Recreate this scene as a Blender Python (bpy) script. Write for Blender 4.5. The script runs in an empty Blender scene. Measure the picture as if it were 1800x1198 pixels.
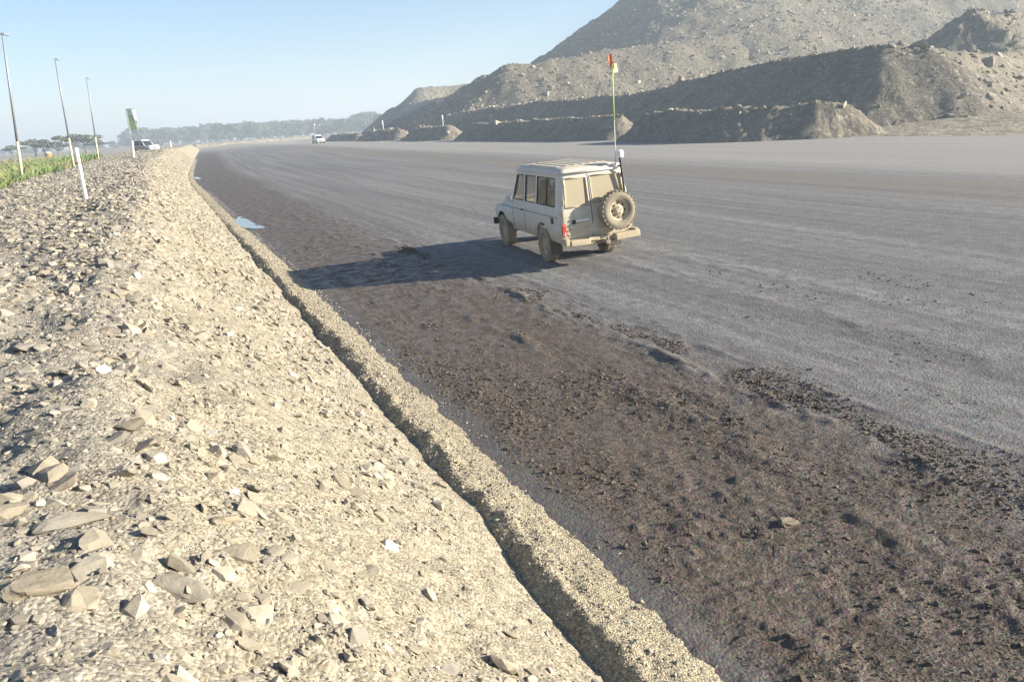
import bpy, bmesh, math, random
import numpy as np
from mathutils import Vector, Matrix
R = math.radians
random.seed(7)
rng = np.random.default_rng(11)
scene = bpy.context.scene
COL = scene.collection

# ------------------------------------------------------------------ camera
CAM_H = 3.13
PITCH, ROLL, FPX = R(14.85), R(3.4), 1450.0
cam_d = bpy.data.cameras.new('camera')
cam = bpy.data.objects.new('camera', cam_d)
COL.objects.link(cam)
cam_d.sensor_width = 36.0
cam_d.lens = FPX / 1800.0 * 36.0
cam_d.clip_end = 8000
cam_d.clip_start = 0.05
_fw = Vector((0, math.cos(PITCH), -math.sin(PITCH)))
_up = Vector((0, math.sin(PITCH), math.cos(PITCH)))
_rt = Vector((1, 0, 0))
_r2 = _rt * math.cos(ROLL) - _up * math.sin(ROLL)
_u2 = _up * math.cos(ROLL) + _rt * math.sin(ROLL)
_m = Matrix((_r2, _u2, -_fw)).transposed().to_4x4()
_m.translation = Vector((0, 0, CAM_H))
cam.matrix_world = _m
scene.camera = cam

# ------------------------------------------------------------------ sky, sun, exposure
SUN_ELEV = R(20.5)
SUN_AZ = math.atan2(1.0, -0.10)          # from +Y towards +X
world = bpy.data.worlds.new('World')
scene.world = world
world.use_nodes = True
wn = world.node_tree
bg = wn.nodes['Background']
sky = wn.nodes.new('ShaderNodeTexSky')
sky.sky_type = 'NISHITA'
sky.sun_disc = False
sky.sun_elevation = SUN_ELEV
sky.sun_rotation = SUN_AZ
sky.altitude = 0
sky.air_density = 1.0
sky.dust_density = 0.1
sky.ozone_density = 2.6
tintn = wn.nodes.new('ShaderNodeMix'); tintn.data_type = 'RGBA'; tintn.blend_type = 'MULTIPLY'
tintn.inputs[0].default_value = 1.0; tintn.inputs[7].default_value = (0.89, 0.945, 1.05, 1)
wn.links.new(sky.outputs[0], tintn.inputs[6]); wn.links.new(tintn.outputs[2], bg.inputs[0])
bg.inputs[1].default_value = 0.055
sun_d = bpy.data.lights.new('sun', 'SUN')
sun_d.energy = 5.0
sun_d.angle = R(0.5)
sun_d.color = (1.0, 0.91, 0.77)
sun = bpy.data.objects.new('sun', sun_d)
COL.objects.link(sun)
_sd = Vector((math.sin(SUN_AZ) * math.cos(SUN_ELEV), math.cos(SUN_AZ) * math.cos(SUN_ELEV), math.sin(SUN_ELEV)))
sun.rotation_euler = (-_sd).to_track_quat('-Z', 'Y').to_euler()
scene.view_settings.view_transform = 'Standard'
scene.view_settings.look = 'None'
scene.view_settings.exposure = 1.62
scene.view_settings.gamma = 1.0
scene.view_settings.use_curve_mapping = False
scene.cycles.use_denoising = True
scene.cycles.max_bounces = 8
scene.cycles.transparent_max_bounces = 12
scene.cycles.volume_bounces = 0

# ------------------------------------------------------------------ numpy noise
_perm = np.random.default_rng(3).permutation(4096)
def _hash(ix, iy, seed):
    return _perm[(_perm[(ix + seed * 131) & 4095] + iy) & 4095] / 4096.0
def vnoise(x, y, seed=0):
    ix = np.floor(x).astype(np.int64); iy = np.floor(y).astype(np.int64)
    fx = x - ix; fy = y - iy
    fx = fx * fx * fx * (fx * (fx * 6 - 15) + 10); fy = fy * fy * fy * (fy * (fy * 6 - 15) + 10)
    a = _hash(ix, iy, seed); b = _hash(ix + 1, iy, seed)
    c = _hash(ix, iy + 1, seed); d = _hash(ix + 1, iy + 1, seed)
    return (a * (1 - fx) + b * fx) * (1 - fy) + (c * (1 - fx) + d * fx) * fy - 0.5
def fbm(x, y, oct=4, seed=0, gain=0.5):
    s = 0; a = 1.0
    for k in range(oct):
        s = s + a * vnoise(x, y, seed + k * 7)
        x = x * 2.03 + 13.7; y = y * 2.03 + 5.1; a *= gain
    return s
def sstep(a, b, x):
    t = np.clip((x - a) / (b - a), 0, 1)
    return t * t * (3 - 2 * t)

# ------------------------------------------------------------------ road frame: s along the road, d to its right
UX, UY = -0.3774, 0.9261
NX, NY = 0.9261, 0.3774
EDGE_X = 2.995
def to_ds(x, y):
    return (x - EDGE_X) * NX + y * NY, (x - EDGE_X) * UX + y * UY
def to_xy(d, s):
    return EDGE_X + d * NX + s * UX, d * NY + s * UY
def curve(s):
    """the left edge and the bank swing to the right in the distance"""
    t = np.clip(s - 60, 0, 40)
    return 0.055 * (t * t / 80 + np.maximum(0, s - 100))
def to_xyc(d, s):
    return to_xy(d + curve(s) * sstep(34, 6, d), s)
def road_z(d, s):
    t = np.clip(d - 8, 0, 12)
    cross = np.where(d < 8, 0.051 * np.clip(d, -3, 8), 0.408 + 0.051 * (t - t * t / 24))
    return -0.33 + cross + 0.003 * np.clip(s, -50, 170)
def road_micro(d, s):
    z = road_z(d, s)
    near = sstep(60, 15, s)
    mud = sstep(4.1, 3.2, d + 0.7 * fbm(d * 0.4, s * 0.3, 3, 50)) * near
    z = z + mud * (0.020 * fbm(d * 3.1, s * 2.2, 2, 1) + 0.034 * np.clip(fbm(d * 10 + 1.5 * fbm(d * 3, s * 3, 2, 6), s * 13 + 1.5 * fbm(d * 4, s * 4, 2, 7), 3, 2, 0.7) * (0.7 + 1.3 * fbm(d * 0.9, s * 0.8, 2, 8)) - 0.03, -0.08, 1))
    z = z + (1 - mud) * near * (0.008 * fbm(d * 6, s * 4, 3, 3) + 0.012 * np.clip(fbm(d * 9, s * 7, 3, 4) - 0.12, 0, 1) * sstep(10, 4, d))
    for c, w, h, sd in ((3.35, 0.12, 0.045, 21), (4.05, 0.10, 0.018, 22), (6.3, 0.3, 0.02, 23), (2.2, 0.18, 0.03, 24), (7.6, .3, .02, 25)):
        cc = c + 0.35 * fbm(s * 0.22, s * 0 + c, 2, sd)
        br = np.clip(0.25 + 2.0 * fbm(s * 2.4, d * 4.2, 4, sd + 9), 0, 1.3)
        z = z + h * np.exp(-((d - cc) / w) ** 2) * br * near
    z = z + 0.02 * fbm(d * 0.35, s * 0.05, 3, 31)
    return z
def bank_profile(d, s):
    g = 0.003 * np.clip(s, -50, 170)
    toe, crest = -0.67 - 0.14 * fbm(s * .8, s * 0, 3, 61), -3.35 + 0.35 * fbm(s * 0.18, s * 0 + 4, 2, 62)
    t = (toe - d) / (toe - crest)
    slope = -0.255 + 1.675 * t
    top = 1.42 - 0.03 * (crest - d)
    k = 0.16
    h = np.clip(0.5 + 0.5 * (top - slope) / k, 0, 1)
    z = top * (1 - h) + slope * h - k * h * (1 - h)
    z = np.maximum(z, -0.36)
    back = sstep(-9.2, -12.0, d + 0.6 * fbm(s * .15, d * 0, 2, 63))
    z = z * (1 - back) + (0.72) * back
    return z + g
def bank_z(d, s):
    z = bank_profile(d, s)
    z = z + 0.42 * np.exp(-((s - 128) / 26) ** 2) * sstep(-1.2, -3.6, d) * sstep(-11, -8, d)
    a = sstep(-1.2, -2.6, d)
    return (z + a * (0.22 * fbm(d * 0.55, s * 0.42, 3, 71) + 0.10 * fbm(d * 1.7, s * 1.5, 3, 72))
            + sstep(-0.62, -1.1, d) * (0.045 * fbm(d * 5, s * 4.4, 3, 73) + 0.018 * fbm(d * 15, s * 14, 2, 74)))
def windrow_z(d, s):
    g = 0.003 * np.clip(s, -50, 170)
    hh = 0.150 * (0.25 + 0.75 * sstep(48, 24, s)) * (1 + 0.38 * fbm(s * 1.1, s * 0, 4, 81))
    cr = -0.46 + 0.10 * fbm(s * 1.3, s * 0 + 3, 3, 82)
    right = 0.02 + (0.10 - d) / (0.10 - cr) * (1 + 0.0 * d)
    left = (d + 0.70) / (cr + 0.70)
    t = np.minimum(right, left)
    t = np.clip(t, -0.3, 1) - 0.10 * np.clip(t - 0.75, 0, 1)
    return -0.345 + g + hh * t + (0.014 + 0.03 * sstep(-0.15, -0.45, d)) * fbm(d * 5, s * 4, 3, 83) + (0.012 + 0.022 * sstep(-0.2, -0.45, d)) * fbm(d * 15, s * 14, 2, 84)

# ------------------------------------------------------------------ mesh helpers
def mesh_np(name, verts, faces, mats, smooth=False, fmat=None):
    """verts (N,3), faces (M,3|4) arrays -> mesh datablock"""
    me = bpy.data.meshes.new(name)
    V = np.ascontiguousarray(verts, np.float32); Fc = np.ascontiguousarray(faces, np.int32)
    k = Fc.shape[1]
    me.vertices.add(len(V)); me.vertices.foreach_set('co', V.ravel())
    me.loops.add(Fc.size); me.loops.foreach_set('vertex_index', Fc.ravel())
    me.polygons.add(len(Fc)); me.polygons.foreach_set('loop_start', np.arange(0, Fc.size, k, dtype=np.int32))
    me.polygons.foreach_set('use_smooth', np.full(len(Fc), smooth, dtype=bool))
    if fmat is not None:
        me.polygons.foreach_set('material_index', np.ascontiguousarray(fmat, np.int32))
    me.update(calc_edges=True)
    for m in (mats if isinstance(mats, (list, tuple)) else [mats]):
        me.materials.append(m)
    return me
def link(name, me, parent=None):
    o = bpy.data.objects.new(name, me)
    COL.objects.link(o)
    if parent is not None:
        o.parent = parent
    return o
def tag(o, label=None, cat=None, group=None, kind=None):
    if label: o['label'] = label
    if cat: o['category'] = cat
    if group: o['group'] = group
    if kind: o['kind'] = kind
    return o
def empty(name, loc, rot=(0, 0, 0)):
    o = bpy.data.objects.new(name, None)
    COL.objects.link(o); o.location = loc; o.rotation_euler = rot
    o.empty_display_size = 0.2
    return o
def grid_faces(nr, nc):
    i = np.arange(nr * nc).reshape(nr, nc)
    return np.stack([i[:-1, :-1], i[:-1, 1:], i[1:, 1:], i[1:, :-1]], -1).reshape(-1, 4)
def copy_tree(o, parent=None):
    c = o.copy(); COL.objects.link(c)
    if parent is not None: c.parent = parent
    for ch in list(o.children):
        copy_tree(ch, c)
    return c

class MB:
    """collects simple shapes into one mesh"""
    def __init__(self): self.v = []; self.f = []; self.m = []
    def add(self, vs, fs, mi=0):
        b = len(self.v); self.v += [tuple(p) for p in vs]
        for f in fs: self.f.append([b + i for i in f]); self.m.append(mi)
    def box(self, c, s, mi=0, rot=None, taper=1.0):
        x, y, z = s[0] / 2, s[1] / 2, s[2] / 2
        vs = [Vector((sx * x * (taper if sz > 0 else 1), sy * y * (taper if sz > 0 else 1), sz * z)) for sz in (-1, 1) for sy in (-1, 1) for sx in (-1, 1)]
        if rot is not None: vs = [rot @ v for v in vs]
        vs = [v + Vector(c) for v in vs]
        self.add(vs, [(0, 2, 3, 1), (4, 5, 7, 6), (0, 1, 5, 4), (2, 6, 7, 3), (0, 4, 6, 2), (1, 3, 7, 5)], mi)
    def tube(self, p0, p1, r0, r1=None, n=10, mi=0):
        r1 = r0 if r1 is None else r1
        p0 = Vector(p0); p1 = Vector(p1); ax = (p1 - p0).normalized()
        a = ax.orthogonal().normalized(); b = ax.cross(a)
        vs = []
        for p, r in ((p0, r0), (p1, r1)):
            for k in range(n):
                t = 2 * math.pi * k / n
                vs.append(p + (a * math.cos(t) + b * math.sin(t)) * r)
        fs = [(k, (k + 1) % n, n + (k + 1) % n, n + k) for k in range(n)]
        fs += [tuple(reversed(range(n))), tuple(range(n, 2 * n))]
        self.add(vs, fs, mi)
    def lathe(self, prof, n=28, axis='x', off=(0, 0, 0), mi=0):
        vs = []; fs = []
        for (a, r) in prof:
            for k in range(n):
                t = 2 * math.pi * k / n
                c, s = r * math.cos(t), r * math.sin(t)
                p = {'x': (a, c, s), 'y': (c, a, s), 'z': (c, s, a)}[axis]
                vs.append((p[0] + off[0], p[1] + off[1], p[2] + off[2]))
        for j in range(len(prof) - 1):
            for k in range(n):
                fs.append((j * n + k, j * n + (k + 1) % n, (j + 1) * n + (k + 1) % n, (j + 1) * n + k))
        self.add(vs, fs, mi)
    def loft(self, rings, mi=0, cap=True):
        n = len(rings[0]); vs = [p for r in rings for p in r]; fs = []
        for j in range(len(rings) - 1):
            for k in range(n):
                fs.append((j * n + k, j * n + (k + 1) % n, (j + 1) * n + (k + 1) % n, (j + 1) * n + k))
        if cap:
            fs.append(tuple(reversed(range(n)))); fs.append(tuple(range((len(rings) - 1) * n, len(rings) * n)))
        self.add(vs, fs, mi)
    def mesh(self, name, mats, smooth=False, bevel=0.0, seg=2, autosmooth=None):
        me = bpy.data.meshes.new(name)
        me.from_pydata([tuple(v) for v in self.v], [], self.f)
        bm = bmesh.new(); bm.from_mesh(me)
        for f, mi in zip(bm.faces, self.m): f.material_index = mi
        bmesh.ops.recalc_face_normals(bm, faces=bm.faces)
        if bevel > 0:
            ed = [e for e in bm.edges if len(e.link_faces) == 2 and e.calc_face_angle(0) > R(32)]
            bmesh.ops.bevel(bm, geom=ed, offset=bevel, segments=seg, affect='EDGES', profile=0.6, clamp_overlap=True)
        if autosmooth:
            for f in bm.faces: f.smooth = True
            for e in bm.edges:
                if len(e.link_faces) == 2 and e.calc_face_angle(0) > R(autosmooth): e.smooth = False
        elif smooth:
            for f in bm.faces: f.smooth = True
        bm.to_mesh(me); bm.free()
        for m in (mats if isinstance(mats, (list, tuple)) else [mats]): me.materials.append(m)
        return me
    def build(self, name, mats, parent=None, **k):
        return link(name, self.mesh(name, mats, **k), parent)

def rrect(hw, y0, y1, z, rad, n=4):
    """rounded rectangle ring in plan at height z"""
    pts = []
    rad = min(rad, hw * 0.95, (y1 - y0) * 0.45)
    for cx, cy, a0 in ((hw - rad, y0 + rad, -90), (hw - rad, y1 - rad, 0), (-hw + rad, y1 - rad, 90), (-hw + rad, y0 + rad, 180)):
        for k in range(n + 1):
            t = R(a0 + 90 * k / n)
            pts.append((cx + rad * math.cos(t), cy + rad * math.sin(t), z))
    return pts

# ------------------------------------------------------------------ materials
class NT:
    def __init__(self, name):
        self.mat = bpy.data.materials.new(name); self.mat.use_nodes = True
        self.t = self.mat.node_tree; self.p = self.t.nodes['Principled BSDF']
        self.p.inputs['Specular IOR Level'].default_value = 0.3
    def n(self, typ, props=None, **ins):
        nd = self.t.nodes.new(typ)
        for k, v in (props or {}).items(): setattr(nd, k, v)
        for k, v in ins.items():
            key = int(k[1:]) if k[0] == 'i' and k[1:].isdigit() else k.replace('_', ' ')
            self.set(nd.inputs[key], v)
        return nd
    def set(self, sock, v):
        if hasattr(v, 'is_output') or isinstance(v, bpy.types.NodeSocket): self.t.links.new(v, sock)
        elif isinstance(v, bpy.types.Node): self.t.links.new(v.outputs[0], sock)
        else:
            if sock.type == 'RGBA' and len(v) == 3: v = (*v, 1)
            sock.default_value = v
    def pos(self): return self.n('ShaderNodeNewGeometry').outputs['Position']
    def obj(self): return self.n('ShaderNodeTexCoord').outputs['Object']
    def math(self, op, a, b=0.0, c=0.0, clamp=False):
        return self.n('ShaderNodeMath', {'operation': op, 'use_clamp': clamp}, i0=a, i1=b, i2=c).outputs[0]
    def vmath(self, op, a, b=(0, 0, 0)):
        nd = self.n('ShaderNodeVectorMath', {'operation': op}, i0=a, i1=b)
        return nd.outputs['Value' if op in ('DOT_PRODUCT', 'LENGTH') else 'Vector']
    def comb(self, x, y, z=0.0): return self.n('ShaderNodeCombineXYZ', None, i0=x, i1=y, i2=z).outputs[0]
    def noise(self, vec, scale, detail=4.0, rough=0.55, dist=0.0):
        return self.n('ShaderNodeTexNoise', None, Vector=vec, Scale=scale, Detail=detail, Roughness=rough, Distortion=dist).outputs['Fac']
    def voro(self, vec, scale, out='Color', feat='F1', rnd=1.0):
        return self.n('ShaderNodeTexVoronoi', {'feature': feat}, Vector=vec, Scale=scale, Randomness=rnd).outputs[out]
    def rng(self, v, a, b, lo=0.0, hi=1.0, smooth=True):
        return self.n('ShaderNodeMapRange', {'interpolation_type': 'SMOOTHSTEP' if smooth else 'LINEAR'}, i0=v, i1=a, i2=b, i3=lo, i4=hi).outputs[0]
    def mix(self, f, a, b, mode='MIX'):
        nd = self.n('ShaderNodeMix', {'data_type': 'RGBA', 'blend_type': mode})
        self.set(nd.inputs[0], f); self.set(nd.inputs[6], a); self.set(nd.inputs[7], b)
        return nd.outputs[2]
    def ramp(self, f, stops):
        nd = self.n('ShaderNodeValToRGB', None, i0=f); e = nd.color_ramp.elements
        while len(e) < len(stops): e.new(0.5)
        for el, (p, c) in zip(e, stops): el.position = p; el.color = (*c, 1)
        return nd.outputs[0]
    def bump(self, h, strength=0.5, dist=0.02, normal=None):
        nd = self.n('ShaderNodeBump', None, Height=h, Strength=strength, Distance=dist)
        if normal is not None: self.set(nd.inputs['Normal'], normal)
        return nd.outputs[0]
    def out(self, color=None, rough=None, normal=None, **k):
        if color is not None: self.set(self.p.inputs['Base Color'], color)
        if rough is not None: self.set(self.p.inputs['Roughness'], rough)
        if normal is not None: self.set(self.p.inputs['Normal'], normal)
        for kk, v in k.items(): self.set(self.p.inputs[kk.replace('_', ' ')], v)
        return self.mat
    def road_frame(self):
        p = self.vmath('SUBTRACT', self.pos(), (EDGE_X, 0, 0))
        d, s = self.vmath('DOT_PRODUCT', p, (NX, NY, 0)), self.vmath('DOT_PRODUCT', p, (UX, UY, 0))
        t = self.math('MINIMUM', self.math('MAXIMUM', self.math('SUBTRACT', s, 60), 0), 40)
        c = self.math('ADD', self.math('DIVIDE', self.math('MULTIPLY', t, t), 80), self.math('MAXIMUM', self.math('SUBTRACT', s, 100), 0))
        c = self.math('MULTIPLY', self.math('MULTIPLY', c, 0.055), self.rng(d, 40, 10))
        return self.math('SUBTRACT', d, c), s

def plain(name, col, rough=0.7, metal=0.0, var=0.12, scale=6.0, bump=0.0):
    m = NT(name); o = m.obj()
    f = m.noise(o, scale, 5)
    c = m.mix(f, tuple(x * (1 - var) for x in col), tuple(min(1, x * (1 + var)) for x in col))
    nrm = m.bump(m.noise(o, scale * 8, 3), bump, 0.01) if bump else None
    return m.out(c, rough, nrm, Metallic=metal)

def make_road_mat():
    m = NT('road_surface')
    d, s = m.road_frame()
    ds = m.comb(d, s)
    streak = m.noise(m.comb(m.math('MULTIPLY', d, 1.1), m.math('MULTIPLY', s, 0.035)), 1.0, 5, 0.6)
    wob = m.noise(m.comb(m.math('MULTIPLY', d, 0.5), m.math('MULTIPLY', s, 0.12)), 1.0, 4)
    mott = m.noise(ds, 3.2, 6, 0.65)
    fine = m.noise(ds, 22.0, 5, 0.7)
    grit = m.voro(m.pos(), 55.0)
    dj = m.math('ADD', d, m.math('MULTIPLY', m.math('SUBTRACT', wob, 0.5), 2.6))
    dj2 = m.math('ADD', dj, m.math('MULTIPLY', m.math('SUBTRACT', mott, 0.5), 1.1))
    mud = m.rng(dj2, 2.3, 4.7, 1.0, 0.0)
    dry = m.mix(m.rng(streak, 0.3, 0.7), (0.180, 0.177, 0.172), (0.290, 0.282, 0.270))
    dry = m.mix(m.rng(mott, 0.25, 0.75), m.mix(0.5, dry, (0.07, 0.07, 0.072)), dry)
    mudc = m.mix(m.rng(mott, 0.3, 0.7), (0.086, 0.064, 0.046), (0.162, 0.122, 0.088))
    mudc = m.mix(m.rng(fine, 0.42, 0.72, 0.0, 0.45), mudc, (0.20, 0.175, 0.145))
    fleck = m.noise(m.comb(m.math('MULTIPLY', d, 13), m.math('MULTIPLY', s, 19)), 1.0, 5, 0.7, 0.6)
    mudc = m.mix(m.rng(fleck, 0.40, 0.52, 0.72, 0.0), mudc, (0.030, 0.025, 0.022))
    mudc = m.mix(m.rng(fleck, 0.56, 0.68, 0.0, 0.55), mudc, (0.23, 0.195, 0.155))
    dry = m.mix(m.rng(fleck, 0.36, 0.50, 0.42, 0.0), dry, (0.075, 0.073, 0.072))
    dry = m.mix(m.rng(fleck, 0.58, 0.70, 0.0, 0.4), dry, (0.38, 0.365, 0.34))
    lines = m.noise(m.comb(m.math('MULTIPLY', d, 3.6), m.math('MULTIPLY', s, 0.03)), 1.0, 4, 0.6)
    dry = m.mix(m.rng(lines, 0.33, 0.47, 0.45, 0.0), dry, (0.10, 0.095, 0.09))
    # damp bluish-grey seam along the windrow
    seam = m.rng(m.math('ADD', d, m.math('MULTIPLY', m.math('SUBTRACT', mott, .5), .35)), 0.12, 0.5, 0.75, 0.0)
    mudc = m.mix(seam, mudc, (0.115, 0.108, 0.10))
    trk = None
    for cc, ww in ((5.72, .13), (7.18, .13), (4.9, .16), (9.3, .16), (10.9, .16), (13.4, .2), (14.9, .2)):
        off = m.math('ABSOLUTE', m.math('SUBTRACT', m.math('ADD', d, m.math('MULTIPLY', m.math('SUBTRACT', m.noise(m.comb(0.0, m.math('MULTIPLY', s, .09)), 1.0, 2), .5), .9)), cc))
        g_ = m.rng(off, ww, ww * .55, 0.0, 1.0)
        trk = g_ if trk is None else m.math('MAXIMUM', trk, g_)
    tread = m.math('MULTIPLY', trk, m.rng(m.noise(m.comb(m.math('MULTIPLY', d, 9), m.math('MULTIPLY', s, 5)), 1.0, 4, .7), .35, .6, .12, .55))
    dry = m.mix(tread, dry, (0.115, 0.108, 0.10))
    c = m.mix(mud, dry, mudc)
    # brown haul lane and the pale dusty far side
    lane = m.math('MULTIPLY', m.rng(d, 16.0, 18.2), m.rng(d, 22.5, 20.5))
    lane = m.math('MULTIPLY', lane, m.rng(streak, 0.38, 0.6, 0.25, 1.0))
    c = m.mix(m.math('MULTIPLY', lane, 0.6), c, (0.175, 0.142, 0.10))
    c = m.mix(m.rng(d, 21.5, 26.0, 0.0, 0.75), c, m.mix(streak, (0.25, 0.237, 0.214), (0.37, 0.35, 0.312)))
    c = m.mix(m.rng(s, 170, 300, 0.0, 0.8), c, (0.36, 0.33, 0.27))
    c = m.mix(m.rng(fine, 0.3, 0.7, 0.0, 1.0), m.mix(0.28, c, (0.03, 0.03, 0.03)), c)
    c = m.mix(0.22, c, m.mix(1.0, c, grit, 'OVERLAY'))
    wet = m.math('MULTIPLY', mud, m.rng(mott, 0.35, 0.6))
    rough = m.rng(wet, 0.0, 1.0, 0.92, 0.40, False)
    h = m.math('ADD', m.math('MULTIPLY', mott, 0.6), m.math('MULTIPLY', fine, 0.5))
    h = m.math('ADD', h, m.math('MULTIPLY', fleck, 0.7))
    h = m.math('ADD', h, m.math('MULTIPLY', m.voro(m.pos(), 38.0, 'Distance'), 0.25))
    nrm = m.bump(h, 0.7, 0.04)
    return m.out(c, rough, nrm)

def make_bank_mat():
    m = NT('bank_rubble')
    d, s = m.road_frame(); ds = m.comb(d, s)
    p = m.pos()
    big = m.noise(ds, 0.45, 4)
    med = m.noise(ds, 3.0, 6, 0.65)
    slope = m.rng(m.math('ADD', d, m.math('MULTIPLY', m.math('SUBTRACT', big, 0.5), 3.0)), -3.6, -2.4)
    tan = m.mix(med, (0.25, 0.217, 0.157), (0.34, 0.301, 0.226))
    grey = m.mix(med, (0.20, 0.183, 0.152), (0.31, 0.282, 0.232))
    c = m.mix(slope, grey, tan)
    cell = m.voro(p, 42.0)
    cellv = m.n('ShaderNodeSeparateColor', None, i0=cell).outputs[0]
    c = m.mix(0.85, c, m.mix(1.0, c, m.ramp(cellv, [(0, (0.30, 0.30, 0.31)), (0.45, (0.5, 0.5, 0.5)), (0.8, (0.6, 0.59, 0.57)), (1, (0.86, 0.85, 0.82))]), 'OVERLAY'))
    cell2 = m.n('ShaderNodeSeparateColor', None, i0=m.voro(p, 17.0)).outputs[1]
    c = m.mix(m.rng(cell2, 0.72, 0.8, 0.0, 0.35), c, (0.50, 0.46, 0.36))
    h = m.math('ADD', m.math('MULTIPLY', m.voro(p, 42.0, 'Distance'), -0.6), m.math('MULTIPLY', m.noise(p, 60, 4, .7), 0.7))
    h = m.math('ADD', h, m.math('MULTIPLY', m.voro(p, 13.0, 'Distance'), -0.8))
    return m.out(c, 0.95, m.bump(h, 0.8, 0.03), Specular_IOR_Level=0.15)

def make_windrow_mat():
    m = NT('windrow_gravel'); p = m.pos()
    c = m.mix(m.noise(p, 2.5, 5), (0.30, 0.257, 0.175), (0.42, 0.365, 0.26))
    cellv = m.n('ShaderNodeSeparateColor', None, i0=m.voro(p, 60.0)).outputs[0]
    c = m.mix(0.8, c, m.mix(1.0, c, m.ramp(cellv, [(0, (0.25, 0.25, 0.25)), (0.5, (0.5, 0.5, 0.5)), (1, (0.85, 0.84, 0.8))]), 'OVERLAY'))
    h = m.math('ADD', m.math('MULTIPLY', m.voro(p, 60.0, 'Distance'), -0.7), m.noise(p, 45, 4, .7))
    return m.out(c, 0.95, m.bump(h, 0.8, 0.025), Specular_IOR_Level=0.15)

def make_spoil_mat(name, a, b, dark, sc=1.0):
    m = NT(name); p = m.pos()
    big = m.noise(p, 0.05 * sc, 5, 0.6); med = m.noise(p, 0.55 * sc, 7, 0.7); fine = m.noise(p, 3.0 * sc, 5, 0.75)
    c = m.mix(m.rng(med, 0.3, 0.7), a, b)
    c = m.mix(m.rng(big, 0.42, 0.68, 0.0, 0.7), c, dark)
    cellv = m.n('ShaderNodeSeparateColor', None, i0=m.voro(p, 4.5 * sc)).outputs[0]
    c = m.mix(m.rng(cellv, 0.80, 0.9, 0.0, 0.4), c, (0.42, 0.38, 0.30))
    rill = m.noise(m.n('ShaderNodeMapping', None, Vector=p, Scale=(0.9 * sc, 0.9 * sc, 0.10 * sc)).outputs[0], 1.0, 5, 0.65)
    c = m.mix(m.rng(rill, 0.30, 0.50, 0.40, 0.0), c, (0.10, 0.09, 0.075))
    c = m.mix(m.rng(rill, 0.55, 0.72, 0.0, 0.30), c, (0.34, 0.30, 0.23))
    c = m.mix(m.rng(fine, 0.3, 0.6, 0.28, 0.0), c, (0.08, 0.075, 0.07))
    h = m.math('ADD', m.math('MULTIPLY', med, 1.0), m.math('MULTIPLY', fine, 0.45))
    h = m.math('ADD', h, m.math('MULTIPLY', rill, 1.1))
    h = m.math('ADD', h, m.math('MULTIPLY', m.voro(p, 1.2 * sc, 'Distance'), -0.35))
    return m.out(c, 0.97, m.bump(h, 0.8, 0.6 / sc), Specular_IOR_Level=0.1)

def make_rock_mat(name, col, attr=False, dusty=True):
    m = NT(name); p = m.obj()
    if attr:
        base = m.n('ShaderNodeAttribute', {'attribute_name': 'tint'}).outputs['Color']; p = m.pos()
    else:
        rnd = m.n('ShaderNodeObjectInfo').outputs['Random']
        base = m.mix(rnd, tuple(x * 0.78 for x in col), tuple(min(1, x * 1.18) for x in col))
        p = m.pos()
    f = m.noise(p, 14, 6, 0.7)
    c = m.mix(m.rng(f, 0.3, 0.7), m.mix(0.45, base, (0.14, 0.115, 0.085)), base)
    nz_ = m.n('ShaderNodeSeparateXYZ', None, i0=m.n('ShaderNodeNewGeometry').outputs['Normal']).outputs[2]
    settled = m.math('MULTIPLY', m.rng(nz_, 0.35, 0.9), m.rng(m.noise(p, 9, 4), .3, .6, .05, .5))
    if dusty: c = m.mix(settled, c, (0.31, 0.272, 0.203))
    lay = m.noise(m.n('ShaderNodeMapping', None, Vector=m.obj() if not attr else m.pos(), Scale=(4, 4, 40)).outputs[0], 1.0, 4)
    return m.out(c, 0.92, m.bump(m.math('ADD', f, lay), 0.6, 0.012), Specular_IOR_Level=0.2)

def make_paint(name, white, dust, rear_y=-0.95, blend=0.35, zlow=(0.55, 1.05)):
    """white vehicle paint under dust: thick over the rear doors and low on the flanks"""
    m = NT(name); o = m.obj()
    x, y, z = m.n('ShaderNodeSeparateXYZ', None, i0=o).outputs
    nz = m.noise(o, 5.0, 6, 0.65)
    jit = m.math('MULTIPLY', m.math('SUBTRACT', nz, 0.5), 0.5)
    rear = m.rng(m.math('ADD', y, jit), rear_y, rear_y - blend, 0.0, 0.93)
    low = m.rng(m.math('ADD', z, jit), zlow[1], zlow[0], 0.0, 0.9)
    top = m.rng(m.math('ADD', z, m.math('MULTIPLY', jit, 0.1)), 1.93, 2.0, 0.0, 0.8)
    k = m.math('MAXIMUM', m.math('MAXIMUM', m.math('MAXIMUM', rear, top), low), m.rng(nz, 0.3, 0.8, 0.32, 0.68))
    c = m.mix(k, white, m.mix(nz, tuple(v * 0.85 for v in dust), tuple(v * 1.12 for v in dust)))
    return m.out(c, m.rng(k, 0, 1, 0.35, 0.9, False))

def make_glass(name, tint, alpha, dust):
    m = NT(name)
    c = m.mix(m.noise(m.obj(), 4, 5), tint, dust)
    m.out(c, 0.12, Alpha=alpha, Specular_IOR_Level=0.6)
    return m.mat

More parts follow.
